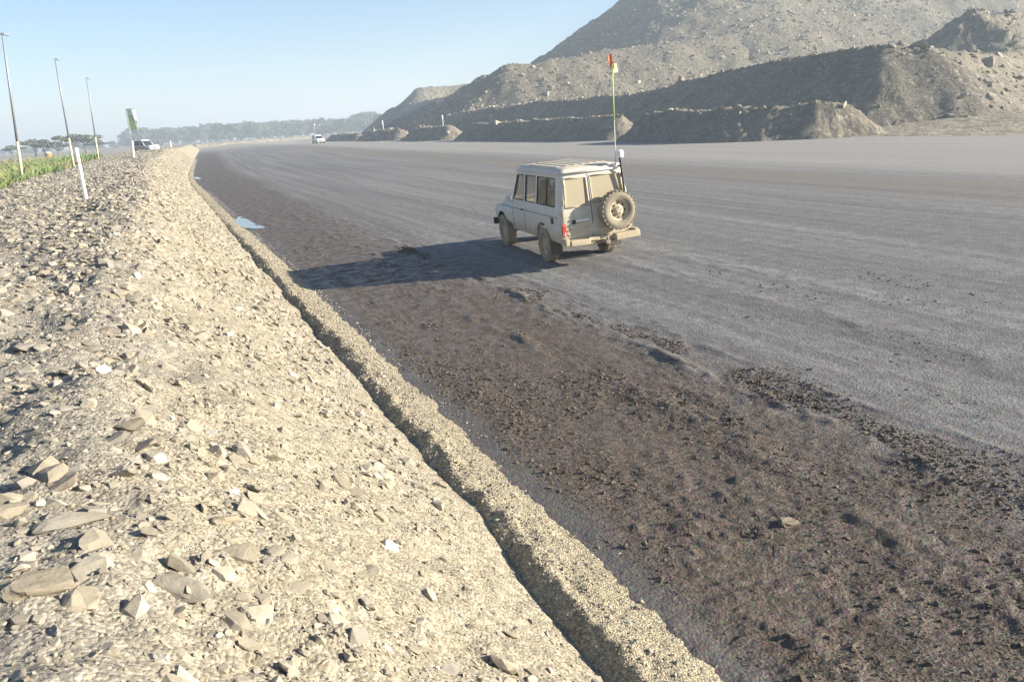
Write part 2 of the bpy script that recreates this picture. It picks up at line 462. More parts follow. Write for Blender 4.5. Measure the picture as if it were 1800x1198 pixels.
ROAD = make_road_mat(); BANK = make_bank_mat(); WIND = make_windrow_mat()
SPOIL = make_spoil_mat('spoil_rubble', (0.130, 0.111, 0.080), (0.218, 0.187, 0.133), (0.115, 0.102, 0.080))
SPOIL_GREY = make_spoil_mat('spoil_grey', (0.20, 0.178, 0.138), (0.30, 0.266, 0.203), (0.165, 0.150, 0.122), 0.8)
RAMP = make_spoil_mat('ramp_dirt', (0.29, 0.255, 0.19), (0.36, 0.32, 0.245), (0.26, 0.23, 0.175), 0.7)
ROCKM = {k: make_rock_mat('rock_' + k, c) for k, c in dict(tan=(0.33, 0.282, 0.20), grey=(0.275, 0.255, 0.215), pale=(0.42, 0.38, 0.295), white=(0.66, 0.63, 0.56), brown=(0.18, 0.145, 0.11)).items()}
ROCKS_STUFF = make_rock_mat('rock_mixed', None, True)
CLODS = make_rock_mat('mud_clod', None, True, False)

# ------------------------------------------------------------------ ground, road, bank, windrow
def geo_rows(s0, s1, first, ratio, pre):
    rows = list(pre); s = s0; st = first
    while s < s1:
        rows.append(s); st = max(first, ratio * s); s += st
    rows.append(s1)
    return np.array(rows)

def sheet(name, dvals, svals, zf, mat, smooth=True):
    D, S = np.meshgrid(dvals, svals)
    X, Y = to_xyc(D, S); Z = zf(D, S)
    V = np.stack([X, Y, Z], -1).reshape(-1, 3)
    me = mesh_np(name, V, grid_faces(len(svals), len(dvals)), mat, smooth)
    return link(name, me)

S_PRE = [-30, -15, -8, -4, -2, -1, -0.4, 0.0]
S_ROWS = geo_rows(0.3, 560, 0.03, 0.0075, S_PRE)
d_road = np.concatenate([np.arange(-0.9, 0.5, 0.05), np.arange(0.5, 5.2, 0.03), np.arange(5.2, 9, 0.06), np.arange(9, 20, 0.25), np.arange(20, 60, 1.5)])
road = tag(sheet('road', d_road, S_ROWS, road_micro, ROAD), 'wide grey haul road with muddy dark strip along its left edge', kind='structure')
d_bank = np.concatenate([np.arange(-60, -16, 4.0), np.arange(-16, -10, 0.4), np.arange(-10, -5.5, 0.10), np.arange(-5.5, -0.52, 0.04)])
S_BANK = geo_rows(0.3, 300, 0.045, 0.011, S_PRE)
bank = tag(sheet('bank', d_bank, S_BANK, bank_z, BANK), 'long rubble bank with pale slope beside the haul road', kind='structure')
d_wind = np.arange(-1.1, 0.2, 0.03)
windrow = tag(sheet('windrow', d_wind, geo_rows(0.3, 150, 0.035, 0.008, S_PRE), windrow_z, WIND), 'low ridge of fine gravel along the road edge', kind='structure')

gnd_mat = make_spoil_mat('ground_dirt', (0.24, 0.215, 0.165), (0.32, 0.285, 0.22), (0.20, 0.18, 0.14), 0.5)
gx = np.concatenate([np.arange(-2600, -400, 200), np.arange(-400, 401, 25), np.arange(600, 2601, 200)])
gy = np.concatenate([np.arange(-400, 0, 100), np.arange(0, 701, 25), np.arange(800, 3001, 200)])
GX, GY = np.meshgrid(gx, gy)
gd, gs = to_ds(GX, GY)
GZ = 0.25 + 0.003 * np.clip(gs, 0, 170)
GZ = np.where((gd > -56) & (gd < 58) & (gs > -60) & (gs < 540), GZ - 2.2, GZ)
ground = tag(link('ground', mesh_np('ground', np.stack([GX, GY, GZ], -1).reshape(-1, 3), grid_faces(len(gy), len(gx)), gnd_mat, True)), 'flat dusty ground reaching to the horizon', kind='structure')

def water_mat():
    m = NT('puddle_water'); d, s = m.road_frame()
    return m.out((0.10, 0.11, 0.12), 0.06, m.bump(m.noise(m.comb(d, s), 6, 2), 0.08, 0.01), Specular_IOR_Level=0.8)
WATER = water_mat()
def puddle(dc, sc, rd, rs, seed, lab):
    # a level water sheet: the mud that stands higher breaks its outline
    pts = []
    n = 40
    for k in range(n):
        t = 2 * math.pi * k / n
        w = 1 + 0.55 * float(fbm(np.array([math.cos(t) * 1.4 + seed]), np.array([math.sin(t) * 1.4]), 3, seed)[0])
        pts.append((dc + rd * w * math.cos(t), sc + rs * w * math.sin(t)))
    qd = np.array([dc + f * (p_[0] - dc) for p_ in pts for f in (.3, .6, .9)]); qs = np.array([sc + f * (p_[1] - sc) for p_ in pts for f in (.3, .6, .9)])
    z = float(np.percentile(road_micro(qd, qs), 62))
    me = bpy.data.meshes.new('puddle')
    vs = [(*to_xyc(np.array(dd), np.array(ss)), z) for dd, ss in pts]
    me.from_pydata(vs, [], [list(range(n))]); me.materials.append(WATER)
    return tag(link('puddle', me), lab, kind='structure')
puddle(0.35, 36.6, 0.75, 3.2, 3, 'pale puddle reflecting the sky at the road edge')
puddle(0.25, 80.0, 0.45, 2.2, 9, 'small distant puddle at the road edge')

# ------------------------------------------------------------------ spoil heaps and berms
def seg_dist(px, py, a, b):
    ax, ay = a[:2]; bx, by = b[:2]
    L = (bx - ax) ** 2 + (by - ay) ** 2
    t = np.clip(((px - ax) * (bx - ax) + (py - ay) * (by - ay)) / max(L, 1e-9), 0, 1)
    return np.hypot(px - ax - t * (bx - ax), py - ay - t * (by - ay)), t
def ridge_h(X, Y, line, half, slope):
    h = np.full(X.shape, -99.0)
    for a, b in zip(line[:-1], line[1:]):
        dist, t = seg_dist(X, Y, a, b)
        h = np.maximum(h, a[2] + t * (b[2] - a[2]) - slope * np.maximum(dist - half, 0))
    return h
def inside(X, Y, poly):
    c = np.zeros(X.shape, bool); n = len(poly)
    for i in range(n):
        x1, y1 = poly[i][:2]; x2, y2 = poly[(i + 1) % n][:2]
        cond = (y1 > Y) != (y2 > Y)
        with np.errstate(divide='ignore', invalid='ignore'):
            xi = (x2 - x1) * (Y - y1) / (y2 - y1 if y2 != y1 else 1e-9) + x1
        c ^= cond & (X < xi)
    return c
def plateau_h(X, Y, poly, slope):
    """flat-topped heap: crest heights along the polygon edge, faces falling at the angle of repose"""
    best = np.full(X.shape, 1e9); zc = np.zeros(X.shape)
    n = len(poly); wsum = np.zeros(X.shape); zsum = np.zeros(X.shape)
    hmax = np.full(X.shape, -99.0)
    for i in range(n):
        a, b = poly[i], poly[(i + 1) % n]
        dist, t = seg_dist(X, Y, a, b)
        ze = a[2] + t * (b[2] - a[2])
        hmax = np.maximum(hmax, ze - slope * dist)
        w = 1 / (dist + 0.5) ** 2
        wsum += w; zsum += w * ze
    return np.where(inside(X, Y, poly), np.maximum(zsum / wsum, hmax), hmax)
def heap(name, bbox, step, hf, mat, label, kind='structure', amp=0.5, fr=0.35, seed=0, rough=0.15, base=-0.6):
    x0, x1, y0, y1 = bbox
    xs = np.arange(x0, x1, step); ys = np.arange(y0, y1, step)
    X, Y = np.meshgrid(xs, ys)
    wx = X + 1.2 * amp * fbm(X * fr * 0.5, Y * fr * 0.5, 3, seed + 100); wy = Y + 1.2 * amp * fbm(X * fr * 0.5 + 50, Y * fr * 0.5, 3, seed + 101)
    Z = hf(wx, wy)
    Z = Z + amp * fbm(X * fr, Y * fr, 4, seed) + rough * fbm(X * 2.2, Y * 2.2, 3, seed + 5, 0.7)
    keep = Z > base
    Fc = grid_faces(len(ys), len(xs))
    k = keep.ravel()[Fc].any(1)
    Fc = Fc[k]
    used = np.zeros(X.size, bool); used[Fc.ravel()] = True
    idx = np.cumsum(used) - 1
    V = np.stack([X, Y, np.maximum(Z, base - 0.5)], -1).reshape(-1, 3)[used]
    o = link(name, mesh_np(name, V, idx[Fc], mat, True))
    return tag(o, label, kind=kind)
CRESTS = []     # (polyline with z, count, size) to dress with loose rocks

BERMS = [   # along-road start/end, offset d, crest z above datum
    ('far low berm, the second from the far end', 163, 196, 43.3, 3.0),
    ('distant low berm with a pale end slope', 133, 160, 43.6, 3.0),
    ('long low berm with a sunlit rubble end facing the camera', 78, 130, 44.0, 3.1),
    ('farthest stub of low berm by the distant pickup', 199, 236, 43.0, 2.5),
]
for k, (lab, s0, s1, dd, zc) in enumerate(BERMS):
    a = (*to_xy(dd, s0 + 3.6), zc); b = (*to_xy(dd, s1 - 3.6), zc)
    x0, x1 = min(a[0], b[0]) - 7, max(a[0], b[0]) + 7; y0, y1 = min(a[1], b[1]) - 7, max(a[1], b[1]) + 7
    heap('berm', (x0, x1, y0, y1), 0.45, lambda X, Y, a=a, b=b: ridge_h(X, Y, [a, b], 0.5, 0.78), SPOIL_GREY, 'rubble ' + lab, amp=0.28, seed=40 + k, rough=0.13, base=0.2)
    CRESTS.append(([a, b], int(2.6 * (s1 - s0)), 0.16))
E4 = [(14.6, 82.0, 3.15), (17.0, 76.0, 3.15), (20.5, 69.8, 3.1), (24.5, 67.0, 3.1), (27.0, 66.6, 2.9)]
heap('berm', (4, 40, 56, 95), 0.3, lambda X, Y: ridge_h(X, Y, E4, 0.5, 0.85), SPOIL_GREY, 'nearest low berm ending in a rocky sunlit cone beside the ramp', amp=0.3, seed=47, rough=0.24, base=0.2)
CRESTS.append((E4, 120, 0.15))

def ridge_poly(pts, back):
    return pts + back
def at(px, py, Y):
    """world point that stands at depth Y behind a pixel of the 1800-wide photograph"""
    d = _fw + _r2 * ((px - 900) / FPX) - _u2 * ((py - 599) / FPX)
    p = Vector((0, 0, CAM_H)) + d * (Y / d.y)
    return (p.x, p.y, p.z)
D_POLY = [at(790, 199, 183), at(900, 184, 150), at(1000, 175, 130), at(1100, 167, 112), at(1200, 144, 103), at(1300, 121, 95), at(1400, 98, 88), at(1480, 88, 83), at(1560, 78, 80), at(1660, 88, 78),
          at(1760, 95, 88), (75, 105, 8.5), (150, 130, 12), (150, 250, 12), (20, 240, 7)]
heap('spoil_terrace', (-60, 135, 50, 265), 0.5, lambda X, Y: plateau_h(X, Y, D_POLY, 0.80), SPOIL_GREY, 'long rubble terrace with a shaded face above the low berms', amp=0.36, fr=0.20, seed=51, rough=0.24, base=0.1)
CRESTS.append((D_POLY[:10], 520, 0.17))

B_LINE = [at(725, 200, 275), at(790, 176, 258), at(850, 142, 236), at(908, 116, 205), at(1000, 100, 207), at(1100, 86, 211), at(1250, 66, 218), at(1500, 40, 232)]
heap('spoil_hill', (-120, 120, 110, 360), 1.0, lambda X, Y: ridge_h(X, Y, B_LINE, 2.5, 0.60), SPOIL, 'middle spoil hill with a dark left face and sunlit rocky top', amp=1.4, fr=0.12, seed=55, rough=0.5, base=0.0)
CRESTS.append((B_LINE[2:], 300, 0.35))
C_POLY = [at(1168, -60, 285), at(1275, -110, 270), (135, 295, 60), (330, 400, 62), (330, 460, 62), (130, 400, 60)]
heap('spoil_hill', (-70, 340, 120, 470), 1.2, lambda X, Y: plateau_h(X, Y, C_POLY, 0.60), SPOIL, 'highest spoil hill rising out of the top of the picture', amp=2.0, fr=0.09, seed=59, rough=0.6, base=0.0)
A_LINE = [at(697, 187, 335), at(740, 156, 335), at(815, 149, 340), at(900, 143, 345)]
heap('spoil_hill', (-140, 80, 270, 420), 1.3, lambda X, Y: ridge_h(X, Y, A_LINE, 2, 0.8), SPOIL_GREY, 'farthest dark spoil hill at the left end of the heaps', amp=1.8, fr=0.1, seed=63, rough=0.6, base=0.0)
G_LINE = [at(1712, 16, 116), at(1785, 30, 118)]
heap('spoil_mound', (35, 120, 95, 145), 0.6, lambda X, Y: ridge_h(X, Y, G_LINE, 0.8, 0.75), SPOIL_GREY, 'steep dumped mound standing on the terrace at upper right', amp=0.9, fr=0.2, seed=67, rough=0.6, base=6.0)
CRESTS.append((G_LINE, 60, 0.35))
RAMP_P = [(24, 73, .60), (31, 56, .58), (38, 42, .5), (48, 20, .5), (95, 30, 1.8), (95, 62, 3.2), (60, 69, 2.3), (46, 70, 1.6), (35, 78, 1.0)]
heap('ramp', (16, 105, 5, 95), 0.7, lambda X, Y: plateau_h(X, Y, RAMP_P, 0.25), RAMP, 'pale dirt ramp climbing to the right of the haul road', amp=0.15, fr=0.15, seed=71, rough=0.10, base=0.12)
FAR_BERM = [(*at(342, 250, 330)[:2], 1.75), (*at(440, 250, 352)[:2], 1.95), (*at(545, 250, 385)[:2], 2.15)]
heap('berm', (-135, -75, 320, 395), 0.6, lambda X, Y: ridge_h(X, Y, FAR_BERM, 0.6, 0.8), SPOIL_GREY, 'long thin dark berm across the far end of the haul road', amp=0.25, seed=75, rough=0.15, base=0.3)

# ------------------------------------------------------------------ rocks
def rock_proto(seed, flat):
    r = random.Random(seed)
    bm = bmesh.new()
    for _ in range(26):
        v = Vector((r.gauss(0, 1), r.gauss(0, 1), r.gauss(0, 1))).normalized()
        v = Vector((v.x, v.y * r.uniform(0.6, 1.0), v.z)) * r.uniform(0.75, 1.0)
        # square the blob off so it fractures like shale
        v = Vector((max(-0.72, min(0.72, v.x)), max(-0.6, min(0.6, v.y)), max(-0.5, min(0.5, v.z)) * flat * 0.85))
        bm.verts.new(v)
    bmesh.ops.convex_hull(bm, input=bm.verts[:])
    for v in [v for v in bm.verts if not v.link_faces]: bm.verts.remove(v)
    bmesh.ops.triangulate(bm, faces=bm.faces[:])
    bm.verts.index_update()
    V = np.array([v.co for v in bm.verts]); Fc = np.array([[v.index for v in f.verts] for f in bm.faces])
    bm.free()
    return V, Fc
PROTOS = [rock_proto(100 + k, f) for k, f in enumerate([0.35, 0.5, 0.7, 0.9, 0.45, 0.6, 0.8, 0.3, 1.0, 0.55, 0.4, 0.75])]

def rot_mats(n, tilt):
    yaw = rng.uniform(0, 2 * np.pi, n); a = rng.normal(0, tilt, n); b = rng.normal(0, tilt, n)
    cy, sy, ca, sa, cb, sb = np.cos(yaw), np.sin(yaw), np.cos(a), np.sin(a), np.cos(b), np.sin(b)
    z = np.zeros(n); o = np.ones(n)
    Rz = np.stack([cy, -sy, z, sy, cy, z, z, z, o], -1).reshape(n, 3, 3)
    Rx = np.stack([o, z, z, z, ca, -sa, z, sa, ca], -1).reshape(n, 3, 3)
    Ry = np.stack([cb, z, sb, z, o, z, -sb, z, cb], -1).reshape(n, 3, 3)
    return Rx @ Ry @ Rz
def scatter(name, P, size, tint, tilt=0.35, mat=None, sink=0.15, tiltM=None):
    """many small stones as one mesh; P (n,3), size (n,), tint (n,3)"""
    n = len(P); which = rng.integers(0, len(PROTOS), n)
    Rm = rot_mats(n, tilt)
    if tiltM is not None: Rm = tiltM @ Rm
    sc = size[:, None] * rng.uniform(0.75, 1.25, (n, 3))
    Vs, Fs, Ts = [], [], []; base = 0
    for k, (V, Fc) in enumerate(PROTOS):
        w = np.where(which == k)[0]
        if not len(w): continue
        pts = np.einsum('nij,nvj->nvi', Rm[w], V[None] * sc[w][:, None, :]) + P[w][:, None, :]
        pts[..., 2] += size[w][:, None] * (0.16 - sink)
        Vs.append(pts.reshape(-1, 3))
        Fs.append((Fc[None] + (base + np.arange(len(w)) * len(V))[:, None, None]).reshape(-1, 3))
        Ts.append(np.repeat(tint[w], len(V), axis=0)); base += len(w) * len(V)
    V = np.concatenate(Vs); Fc = np.concatenate(Fs); T = np.concatenate(Ts)
    me = mesh_np(name, V, Fc, mat or ROCKS_STUFF, False)
    at = me.attributes.new('tint', 'FLOAT_COLOR', 'POINT')
    at.data.foreach_set('color', np.concatenate([T, np.ones((len(T), 1))], 1).astype(np.float32).ravel())
    return link(name, me)
PAL = np.array([(0.31, 0.274, 0.206), (0.255, 0.238, 0.205), (0.40, 0.362, 0.285), (0.52, 0.49, 0.42), (0.19, 0.158, 0.12)])
def tints(n, p):
    return PAL[rng.choice(5, n, p=p)] * rng.uniform(0.75, 1.2, (n, 1))
SLOPE_TILT = Matrix.Rotation(R(30), 3, Vector((UX, UY, 0)))
SLOPE_TILT = np.array(SLOPE_TILT)

# stones over the bank
n = 74000
s_ = np.exp(rng.uniform(math.log(1.6), math.log(150), n)); d_ = rng.uniform(-10.5, -1.0, n)
near_bias = rng.random(n) < 0.5
d_ = np.where(near_bias, -0.72 - np.abs(rng.normal(0, 2.2, n)), d_)
kp = (d_ < -3.2) | (fbm(d_ * 1.1, s_ * 0.7, 3, 120) + 0.35 * rng.random(n) > 0.10) | (rng.random(n) < 0.25)
s_, d_ = s_[kp], d_[kp]; n = len(s_)
smin = np.maximum(0.011, 0.0016 * s_)
size = smin * (1 - rng.random(n)) ** (-1 / np.where(d_ < -3.0, 1.85, 2.1))
size = np.minimum(size, 0.12)
size = np.where(d_ > -2.6, np.minimum(size * 0.95, 0.10), size)
X_, Y_ = to_xyc(d_, s_); Z_ = bank_z(d_, s_)
P = np.stack([X_, Y_, Z_], -1)
# the largest-looking 300 become single rocks
score = size / np.hypot(X_, Y_)
order = np.argsort(-score)
big, rest = order[:285], order[285:]
sl = rest[d_[rest] > -3.1]; tp = rest[d_[rest] <= -3.1]
tag(scatter('rubble', P[tp], size[tp], tints(len(tp), [0.30, 0.40, 0.24, 0.02, 0.04]), 0.30), 'loose grey and tan rubble over the bank top', kind='stuff')
tag(scatter('slope_rubble', P[sl], size[sl], tints(len(sl), [0.52, 0.12, 0.32, 0.02, 0.02]), 0.3, tiltM=SLOPE_TILT), 'small tan stones over the bank slope', kind='stuff')
# pebbles on the windrow
n = 26000
s_ = np.exp(rng.uniform(math.log(2.0), math.log(60), n)); dw = rng.normal(-0.42, 0.28, n); dw = np.clip(dw, -1.0, 0.2)
size = np.maximum(0.006, 0.0012 * s_) * (1 - rng.random(n)) ** (-1 / 3.0); size = np.minimum(size, 0.03)
X_, Y_ = to_xyc(dw, s_); Z_ = np.maximum(windrow_z(dw, s_), np.maximum(road_z(dw, s_), -0.40 + .003 * s_))
tag(scatter('windrow_gravel', np.stack([X_, Y_, Z_], -1), size, tints(n, [0.42, 0.20, 0.28, 0.06, 0.04]), 0.5), 'fine pale gravel over the windrow', kind='stuff')
# clods of mud on the road
n = 70000
s_ = np.exp(rng.uniform(math.log(2.0), math.log(24), n))
d_ = np.where(rng.random(n) < 0.45, rng.uniform(0.2, 3.4, n), np.where(rng.random(n) < 0.75, 3.5 + rng.normal(0, 0.3, n), rng.uniform(3.5, 9.0, n)))
keepm = fbm(d_ * 1.3, s_ * 0.7, 4, 90) + 0.25 * (rng.random(n) - 0.5) > np.where(d_ < 3.9, 0.0, 0.17) - 0.22 * np.exp(-((d_ - 3.45 - 0.3 * fbm(s_ * .3, s_ * 0, 2, 91)) / 0.20) ** 2) + 0.5 * sstep(12.0, 17.0, s_)
d_, s_ = d_[keepm], s_[keepm]; n = len(d_)
size = np.maximum(0.0065, 0.0012 * s_) * (1 - rng.random(n)) ** (-1 / 2.7); size = np.minimum(size, 0.038)
X_, Y_ = to_xy(d_, s_); Z_ = road_micro(d_, s_)
MUDT = np.array([(0.100, 0.080, 0.062)]) * rng.uniform(0.45, 1.5, (n, 1))
tag(scatter('mud_clods', np.stack([X_, Y_, Z_], -1), size, MUDT, 0.5, CLODS), 'small dark clods of mud strewn on the road', kind='stuff')

# single rocks
_rock_mesh = {}
def fine_proto(k):
    """a prototype with chipped, uneven faces for the rocks that show large"""
    V, Fc = PROTOS[k]
    bm = bmesh.new(); vs = [bm.verts.new(v) for v in V]
    for f in Fc: bm.faces.new([vs[i] for i in f])
    bmesh.ops.dissolve_limit(bm, angle_limit=R(9), verts=bm.verts[:], edges=bm.edges[:])
    bmesh.ops.bevel(bm, geom=bm.edges[:], offset=0.035, segments=1, affect='EDGES', clamp_overlap=True)
    bmesh.ops.triangulate(bm, faces=bm.faces[:])
    bmesh.ops.subdivide_edges(bm, edges=[e for e in bm.edges if e.calc_length() > 0.18], cuts=3, use_grid_fill=True)
    bmesh.ops.triangulate(bm, faces=bm.faces[:])
    P_ = np.array([v.co for v in bm.verts])
    q = fbm(P_[:, 0] * 3 + P_[:, 2] * 5 + k * 9, P_[:, 1] * 3 - P_[:, 2] * 4, 4, 300 + k, 0.6)
    for v, a in zip(bm.verts, q): v.co *= 1 + 0.11 * a
    bm.verts.index_update()
    V2 = np.array([v.co for v in bm.verts]); F2 = np.array([[v.index for v in f.verts] for f in bm.faces]); bm.free()
    return V2, F2
def rock_mesh(k, m):
    if (k, m) not in _rock_mesh:
        V, Fc = fine_proto(k)
        _rock_mesh[k, m] = mesh_np('rock', V, Fc, ROCKM[m], False)
    return _rock_mesh[k, m]
def place_rock(name, k, m, x, y, z, sc, rot, label, group=None):
    o = link(name, rock_mesh(k, m)); o.location = (x, y, z); o.scale = sc; o.rotation_euler = rot
    return tag(o, label, 'rock', group)
KINDS = ['tan', 'grey', 'pale', 'brown']
RLAB = {('tan', 0): 'flat tan slab of rock lying in the rubble bank', ('tan', 1): 'chunky tan rock lying in the rubble bank',
        ('grey', 0): 'flat grey slab of rock lying in the rubble bank', ('grey', 1): 'chunky grey rock lying in the rubble bank',
        ('pale', 0): 'flat pale cream slab of rock lying in the rubble bank', ('pale', 1): 'chunky pale cream rock lying in the rubble bank',
        ('brown', 0): 'flat dark brown slab of rock lying in the rubble bank', ('brown', 1): 'chunky dark brown rock lying in the rubble bank'}
FLATK = {0: 0, 1: 0, 4: 0, 7: 0, 10: 0}
rr = random.Random(5)
for i in big:
    x, y, z = P[i]
    dd, ss = to_ds(x, y)
    onslope = dd > -3.1
    m = rr.choices(KINDS, [0.55, 0.2, 0.2, 0.05] if onslope else [0.34, 0.34, 0.26, 0.06])[0]
    k = rr.randrange(12); fl = FLATK.get(k, 1)
    sz = float(min(0.24, score[i] * math.hypot(x, y))) * 0.95
    rot = Matrix.Rotation(R(28) if onslope else 0, 3, Vector((UX, UY, 0))) @ (Matrix.Rotation(rr.gauss(0, 0.3), 3, 'X') @ Matrix.Rotation(rr.gauss(0, 0.3), 3, 'Y') @ Matrix.Rotation(rr.uniform(0, 6.28), 3, 'Z'))
    place_rock('rock', k, m, x, y, z - 0.05 * sz, (sz * rr.uniform(0.9, 1.4), sz * rr.uniform(0.7, 1.1), sz * rr.uniform(0.7, 1.0)), rot.to_euler(), RLAB[m, fl], 'rocks lying in the rubble bank')
def gz(x, y):
    d, s = to_ds(x, y); return float(bank_z(np.array([d]), np.array([s]))[0])
SPECIAL = [  # x, y, size, proto, kind, (sx,sy,sz), rot, label
    (-1.76, 4.64, 0.085, 8, 'white', (1.3, .9, .8), (0.1, .1, .4), 'bright white rounded cobble low on the bank top near the slope'),
    (-1.42, 2.74, 0.085, 3, 'white', (1.5, .85, .8), (.2, .1, -.3), 'white blocky stone nearest the bottom left corner'),
    (-1.45, 3.75, 0.20, 1, 'tan', (1.25, 1.0, .9), (.25, .1, .2), 'largest tan slab standing proud of the bank near its crest'),
    (-1.55, 3.32, 0.24, 7, 'grey', (1.4, .8, .8), (.1, .25, -.4), 'long grey slab lying flat just below the largest tan slab'),
    (-1.62, 4.10, 0.17, 5, 'tan', (1.1, .9, .9), (-.2, .3, .9), 'tan block wedged behind the largest tan slab'),
    (-2.28, 5.81, 0.10, 6, 'white', (1.2, .9, .9), (.3, 0, .3), 'whitish block on the grey rubble above the slope'),
    (-2.95, 5.45, 0.12, 3, 'pale', (1.0, .9, 1.1), (.3, .2, .8), 'pale upright block on the left of the bank top'),
    (-10.7, 18.0, 0.38, 2, 'pale', (1.3, .9, .8), (.1, .1, .2), 'big pale boulder at the left edge of the bank'),
    (-1.40, 5.95, 0.15, 1, 'tan', (1.5, .8, .8), (.1, .5, -.5), 'tan slab sliding down the middle of the bank slope'),
    (-1.95, 2.98, 0.24, 5, 'tan', (1.3, 1.0, .7), (.05, .15, .6), 'broad layered tan slab at the left edge of the picture'),
    (-2.2, 3.72, 0.26, 4, 'grey', (1.5, .6, .7), (.2, .1, .5), 'long greyish slab casting a dark shadow left of the crest'),
    (-2.9, 7.3, 0.22, 7, 'grey', (1.6, .8, .6), (.1, .2, -.6), 'long thin grey slab lying across the bank top'),
    (-8.3, 20.0, 0.26, 9, 'tan', (1.4, .8, .8), (.1, .3, .3), 'tan slab at the top of the distant bank slope'),
]
for x, y, sz, k, m, sc, rot, lab in SPECIAL:
    sz *= 0.62
    place_rock('rock', k, m, x, y, gz(x, y) + 0.08 * sz * sc[2], tuple(sz * v for v in sc), rot, lab)
x, y = 2.2, 6.21
d0, s0 = to_ds(x, y)
place_rock('stone', 5, 'brown', x, y, float(road_micro(np.array([d0]), np.array([s0]))[0]) + 0.02, (0.13, 0.10, 0.09), (.1, .1, .5), 'brown stone half sunk in the mud of the road')

# loose rocks along crests of the heaps
Pts, Sz = [], []
for line, cnt, sz in CRESTS:
    seg = [(a, b) for a, b in zip(line[:-1], line[1:])]
    L = np.array([math.dist(a[:2], b[:2]) for a, b in seg]); pr = L / L.sum()
    for q in range(cnt):
        a, b = seg[rng.choice(len(seg), p=pr)]; t = rng.random()
        Pts.append((a[0] + t * (b[0] - a[0]) + rng.normal(0, 0.5), a[1] + t * (b[1] - a[1]) + rng.normal(0, 0.5), 0)); Sz.append(sz * (1 - rng.random()) ** (-1 / 3.2))
bpy.context.view_layer.update()
deps = bpy.context.evaluated_depsgraph_get()
from mathutils.bvhtree import BVHTree
def drop(objs, pts):
    trees = []
    for o in objs:
        me = o.data; trees.append(BVHTree.FromPolygons([v.co[:] for v in me.vertices], [p.vertices[:] for p in me.polygons]))
    out = []
    for p in pts:
        z = None
        for t in trees:
            h = t.ray_cast(Vector((p[0], p[1], 200)), Vector((0, 0, -1)))
            if h[0] is not None and (z is None or h[0].z > z): z = h[0].z
        out.append(z)
    return out
heaps = [o for o in COL.objects if o.name.split('.')[0] in ('berm', 'spoil_terrace', 'spoil_hill', 'spoil_mound')]
# plus stones strewn over the faces
for (x0, x1, y0, y1, cnt, sz) in ((5, 45, 58, 130, 500, 0.09), (-40, 90, 75, 260, 1800, 0.15), (38, 120, 60, 150, 5000, 0.16), (-40, 180, 150, 330, 9000, 0.40)):
    for q in range(cnt):
        Pts.append((rng.uniform(x0, x1), rng.uniform(y0, y1), 0)); Sz.append(sz * (1 - rng.random()) ** (-1 / 3.0))
zz = drop(heaps, Pts)
ok = [i for i, z in enumerate(zz) if z is not None]
Pc = np.array([(Pts[i][0], Pts[i][1], zz[i]) for i in ok]); Sc = np.minimum(np.array([Sz[i] for i in ok]), 0.9)
tag(scatter('scree', Pc, Sc, tints(len(Pc), [0.33, 0.30, 0.27, 0.05, 0.05]) * 0.95, 0.6), 'loose rocks strewn over the spoil heaps', kind='stuff')

# ------------------------------------------------------------------ troop-carrier four wheel drive
DUST = (0.50, 0.425, 0.295)
PAINT = make_paint('dusty_white_paint', (0.62, 0.62, 0.60), DUST)
DUSTY = plain('dust_coat', DUST, 0.95, var=0.12, scale=5)
DUSTY2 = plain('dust_on_glass', (0.38, 0.325, 0.225), 0.85, var=0.08, scale=3)
RUBBER = plain('dusty_tyre', (0.27, 0.23, 0.17), 0.95, var=0.2, scale=7, bump=0.3)
RIM = plain('dusty_rim', (0.46, 0.385, 0.26), 0.85, var=0.15)
BLACK = plain('black_plastic', (0.03, 0.03, 0.032), 0.6)
CHASSIS = plain('muddy_chassis', (0.05, 0.043, 0.036), 0.95)
GLASS = make_glass('window_glass', (0.03, 0.045, 0.04), 0.28, (0.14, 0.15, 0.12))
REDL = plain('red_lens', (0.40, 0.045, 0.03), 0.45)
AMBER = plain('amber_lens', (0.55, 0.20, 0.03), 0.35)
WHITEP = plain('white_plastic', (0.78, 0.77, 0.74), 0.5, var=0.04)
LIME = plain('lime_whip', (0.56, 0.66, 0.20), 0.6, var=0.1)
REDF = plain('red_flag', (0.60, 0.17, 0.09), 0.85, var=0.1)
YELF = plain('yellow_flag', (0.85, 0.75, 0.40), 0.85, var=0.1)
SEAT = plain('seat_cloth', (0.06, 0.065, 0.07), 0.9)

